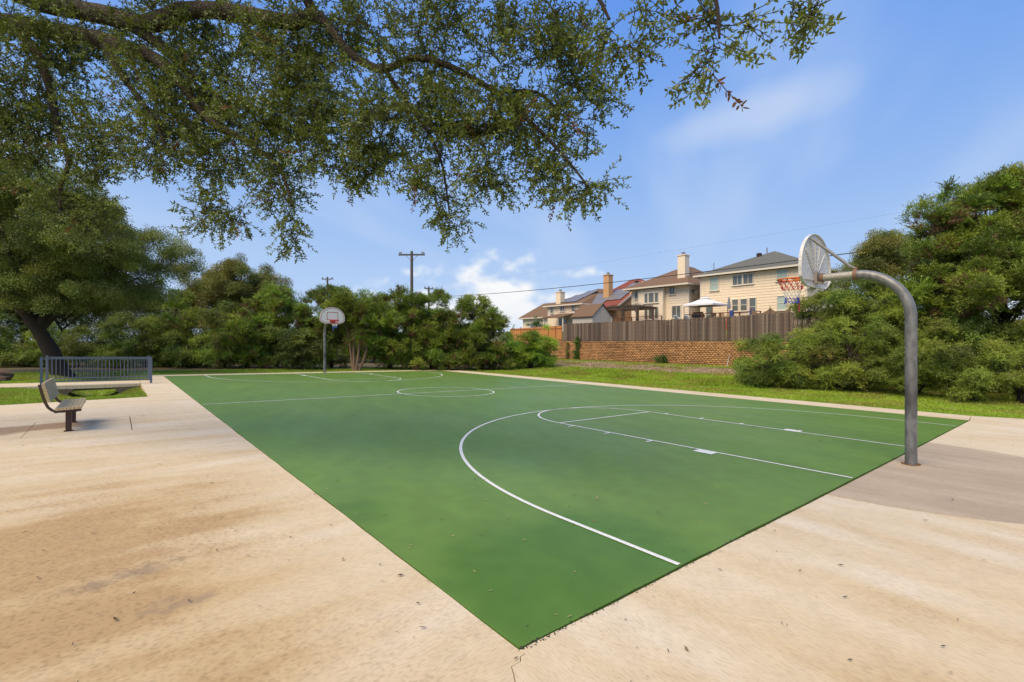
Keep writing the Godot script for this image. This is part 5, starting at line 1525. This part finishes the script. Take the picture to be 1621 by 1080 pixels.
func grass_patch(called: String, label: String, n: int, inside: Callable, rect: Rect2, tint: Color, scale := 1.0) -> void:
	var mb := MB.new()
	for i in 11:
		var a := rng.randf() * TAU; var r := rng.randf() * 0.07
		var p := Vector3(cos(a) * r, 0, sin(a) * r); var d := Vector3(rng.randf_range(-0.5, 0.5), 1.0, rng.randf_range(-0.5, 0.5)).normalized()
		var h := rng.randf_range(0.03, 0.065); var sd := Vector3(cos(a * 3.0), 0, sin(a * 3.0)) * 0.006
		var k := rng.randf_range(0.75, 1.25)
		mb.col = Color(k * rng.randf_range(0.9, 1.2), k, k * 0.8)
		mb.tri(p - sd, p + sd, p + d * h)
	var me := mb.mesh()
	var xf := []; var cl := []
	for i in n:
		var x := rect.position.x + rng.randf() * rect.size.x; var b := rect.position.y + rng.randf() * rect.size.y
		if not inside.call(x, b): continue
		var s := rng.randf_range(0.6, 1.5) * scale
		xf.append(Transform3D(Basis(Vector3.UP, rng.randf() * TAU).scaled(Vector3(s * 1.4, s, s * 1.4)), Vector3(x, gh(x, b) - 0.004, -b)))
		var k := 1.0 + 0.35 * noise.get_noise_2d(x * 25.0, b * 25.0) + rng.randf_range(-0.15, 0.15)
		var dry := clampf(noise.get_noise_2d(x * 40.0 + 70.0, b * 40.0) * 1.5, 0.0, 0.6)
		cl.append((tint * k).lerp(Color(0.32, 0.26, 0.07), dry))
	tag(pile(called, me, M.leafmat, self, xf, cl), label, "grass", "", "stuff")

func build_grass() -> void:
	var g := Color(0.27, 0.40, 0.030)
	grass_patch("grass", "bright green lawn by the bench running down to the culvert", 26000, func(x, b): return x < -1.06 and b > 15.55 + 0.215 * (x + 4.7) + 0.04 and b < 22.05 and not (x < -4.7 and b < 15.6), Rect2(-11.0, 14.0, 10.0, 8.1), g)
	grass_patch("grass", "sunlit lawn beyond the walkway under the leaning oak", 26000, func(x, b): return b > 24.1 and (x < -0.6 or b > 27.8), Rect2(-12.0, 24.0, 30.0, 9.0), g * 0.95)
	grass_patch("grass", "grass verge between the right sideline and the shrubs", 42000, func(x, b): return x > 16.84 + 0.05 * noise.get_noise_2d(x * 90.0, b * 90.0), Rect2(16.78, -4.0, 9.6, 33.0), g)
	grass_patch("grass", "thin weedy grass strip along the foot of the block wall", 9000, func(x, b): return x > 30.5 + 1.2 * noise.get_noise_2d(x * 30.0, b * 30.0), Rect2(29.0, 4.0, 6.8, 34.0), g * 0.9, 1.6)
	grass_patch("grass", "patchy dry grass growing through the gravel strip", 9000, func(x, b): return noise.get_noise_2d(x * 45.0 + 11.0, b * 25.0) > 0.02, Rect2(24.5, 4.0, 8.0, 28.0), Color(0.27, 0.28, 0.05), 1.5)
	# gravel
	var mb := MB.new()
	mb.box(Vector3(0, 0.01, 0), Vector3(0.06, 0.04, 0.05)); mb.box(Vector3(0.01, 0.02, 0.0), Vector3(0.045, 0.04, 0.045), Basis(Vector3.UP, 0.8))
	var xf := []; var cl := []
	for i in 9000:
		var x := rng.randf_range(24.8, 31.5); var b := rng.randf_range(4.0, 33.0)
		if noise.get_noise_2d(x * 30.0, b * 18.0) < -0.12: continue
		xf.append(Transform3D(Basis.from_euler(Vector3(rng.randf(), rng.randf() * TAU, rng.randf())).scaled(Vector3.ONE * rng.randf_range(0.4, 1.6)), Vector3(x, gh(x, b), -b)))
		cl.append(Color(0.42, 0.30, 0.21) * rng.randf_range(0.55, 1.2))
	tag(pile("gravel", mb.mesh(), M.leafmat, self, xf, cl), "tan gravel scattered on the bare strip before the block wall", "gravel", "", "stuff")
	# tall tufts in the verge
	grass_patch("tall_grass", "taller uncut grass tufts before the gravel strip", 5000, func(x, b): return noise.get_noise_2d(x * 30.0, b * 30.0) > 0.05, Rect2(20.5, 7.0, 5.0, 18.0), g * 0.95, 2.6)

func build_litter() -> void:
	var mb := MB.new()
	leaf(mb, Vector3(-0.022, 0.003, 0), Vector3(1, 0.08, 0).normalized(), Vector3.UP, 0.045, 0.016)
	var xf := []; var cl := []
	for i in 620:
		var x := rng.randf_range(-4.5, 12.0); var b := rng.randf_range(-2.4, 13.0)
		if i % 3 == 0:
			x = rng.randf_range(-3.0, 4.0); b = rng.randf_range(-1.6, 5.0)
		var s := rng.randf_range(0.4, 1.25)
		xf.append(Transform3D(Basis(Vector3.UP, rng.randf() * TAU) * Basis(Vector3.RIGHT, rng.randf_range(-0.5, 0.5)) * Basis.from_scale(Vector3(s, s, s * rng.randf_range(0.3, 1.0))), X(x, b, 0.010)))
		var oncourt := x > 0.0 and b > 0.0
		var c: Color = [Color(0.10, 0.055, 0.03), Color(0.20, 0.12, 0.05), Color(0.055, 0.04, 0.03)][rng.randi() % 3]
		if oncourt and rng.randf() < 0.6: c = Color(0.38, 0.30, 0.13)
		cl.append(c)
	# crumbs of soil along the open joint at the baseline
	for i in 420:
		var x := pow(rng.randf(), 1.5) * 9.0
		var s := rng.randf_range(0.2, 0.6)
		xf.append(Transform3D(Basis(Vector3.UP, rng.randf() * TAU).scaled(Vector3.ONE * s), X(x, -0.018 + rng.randf_range(-0.02, 0.022), 0.002)))
		cl.append(Color(0.06, 0.045, 0.025) * rng.randf_range(0.6, 1.6))
	tag(pile("leaf_litter", mb.mesh(), M.leafmat, self, xf, cl), "dry fallen leaves scattered over court and pavement", "leaf litter", "", "stuff")

func _ready() -> void:
	rng.seed = 20260
	noise.noise_type = FastNoiseLite.TYPE_SIMPLEX_SMOOTH
	noise.seed = 3; noise.frequency = 0.01; noise.fractal_octaves = 4
	setup_view()
	M.leafmat = cmat(0.5, 0.75)
	M.clump_oak = clump("oak"); M.clump_juniper = clump("juniper"); M.clump_shrub = clump("shrub"); M.twig = oak_twig()
	print("view ", Time.get_ticks_msec())
	build_ground()
	print("ground ", Time.get_ticks_msec())
	build_wall()
	build_houses()
	build_yard()
	build_poles()
	goal(X(CW / 2, -0.28), 0.0, "near basketball goal, white fan board seen from behind on bent grey pole", true)
	goal(X(CW / 2, CL + 0.28), PI, "far basketball goal with red-lined white fan board facing the camera", false)
	bench()
	railing(22.17, "blue-grey metal railing on the walkway's near side behind the bench")
	railing(24.0, "blue-grey metal railing on the walkway's far side, nearer the oak")
	bridge()
	boulder()
	print("things ", Time.get_ticks_msec())
	build_plants()
	print("plants ", Time.get_ticks_msec())
	build_grass()
	build_litter()
	print("done ", Time.get_ticks_msec())
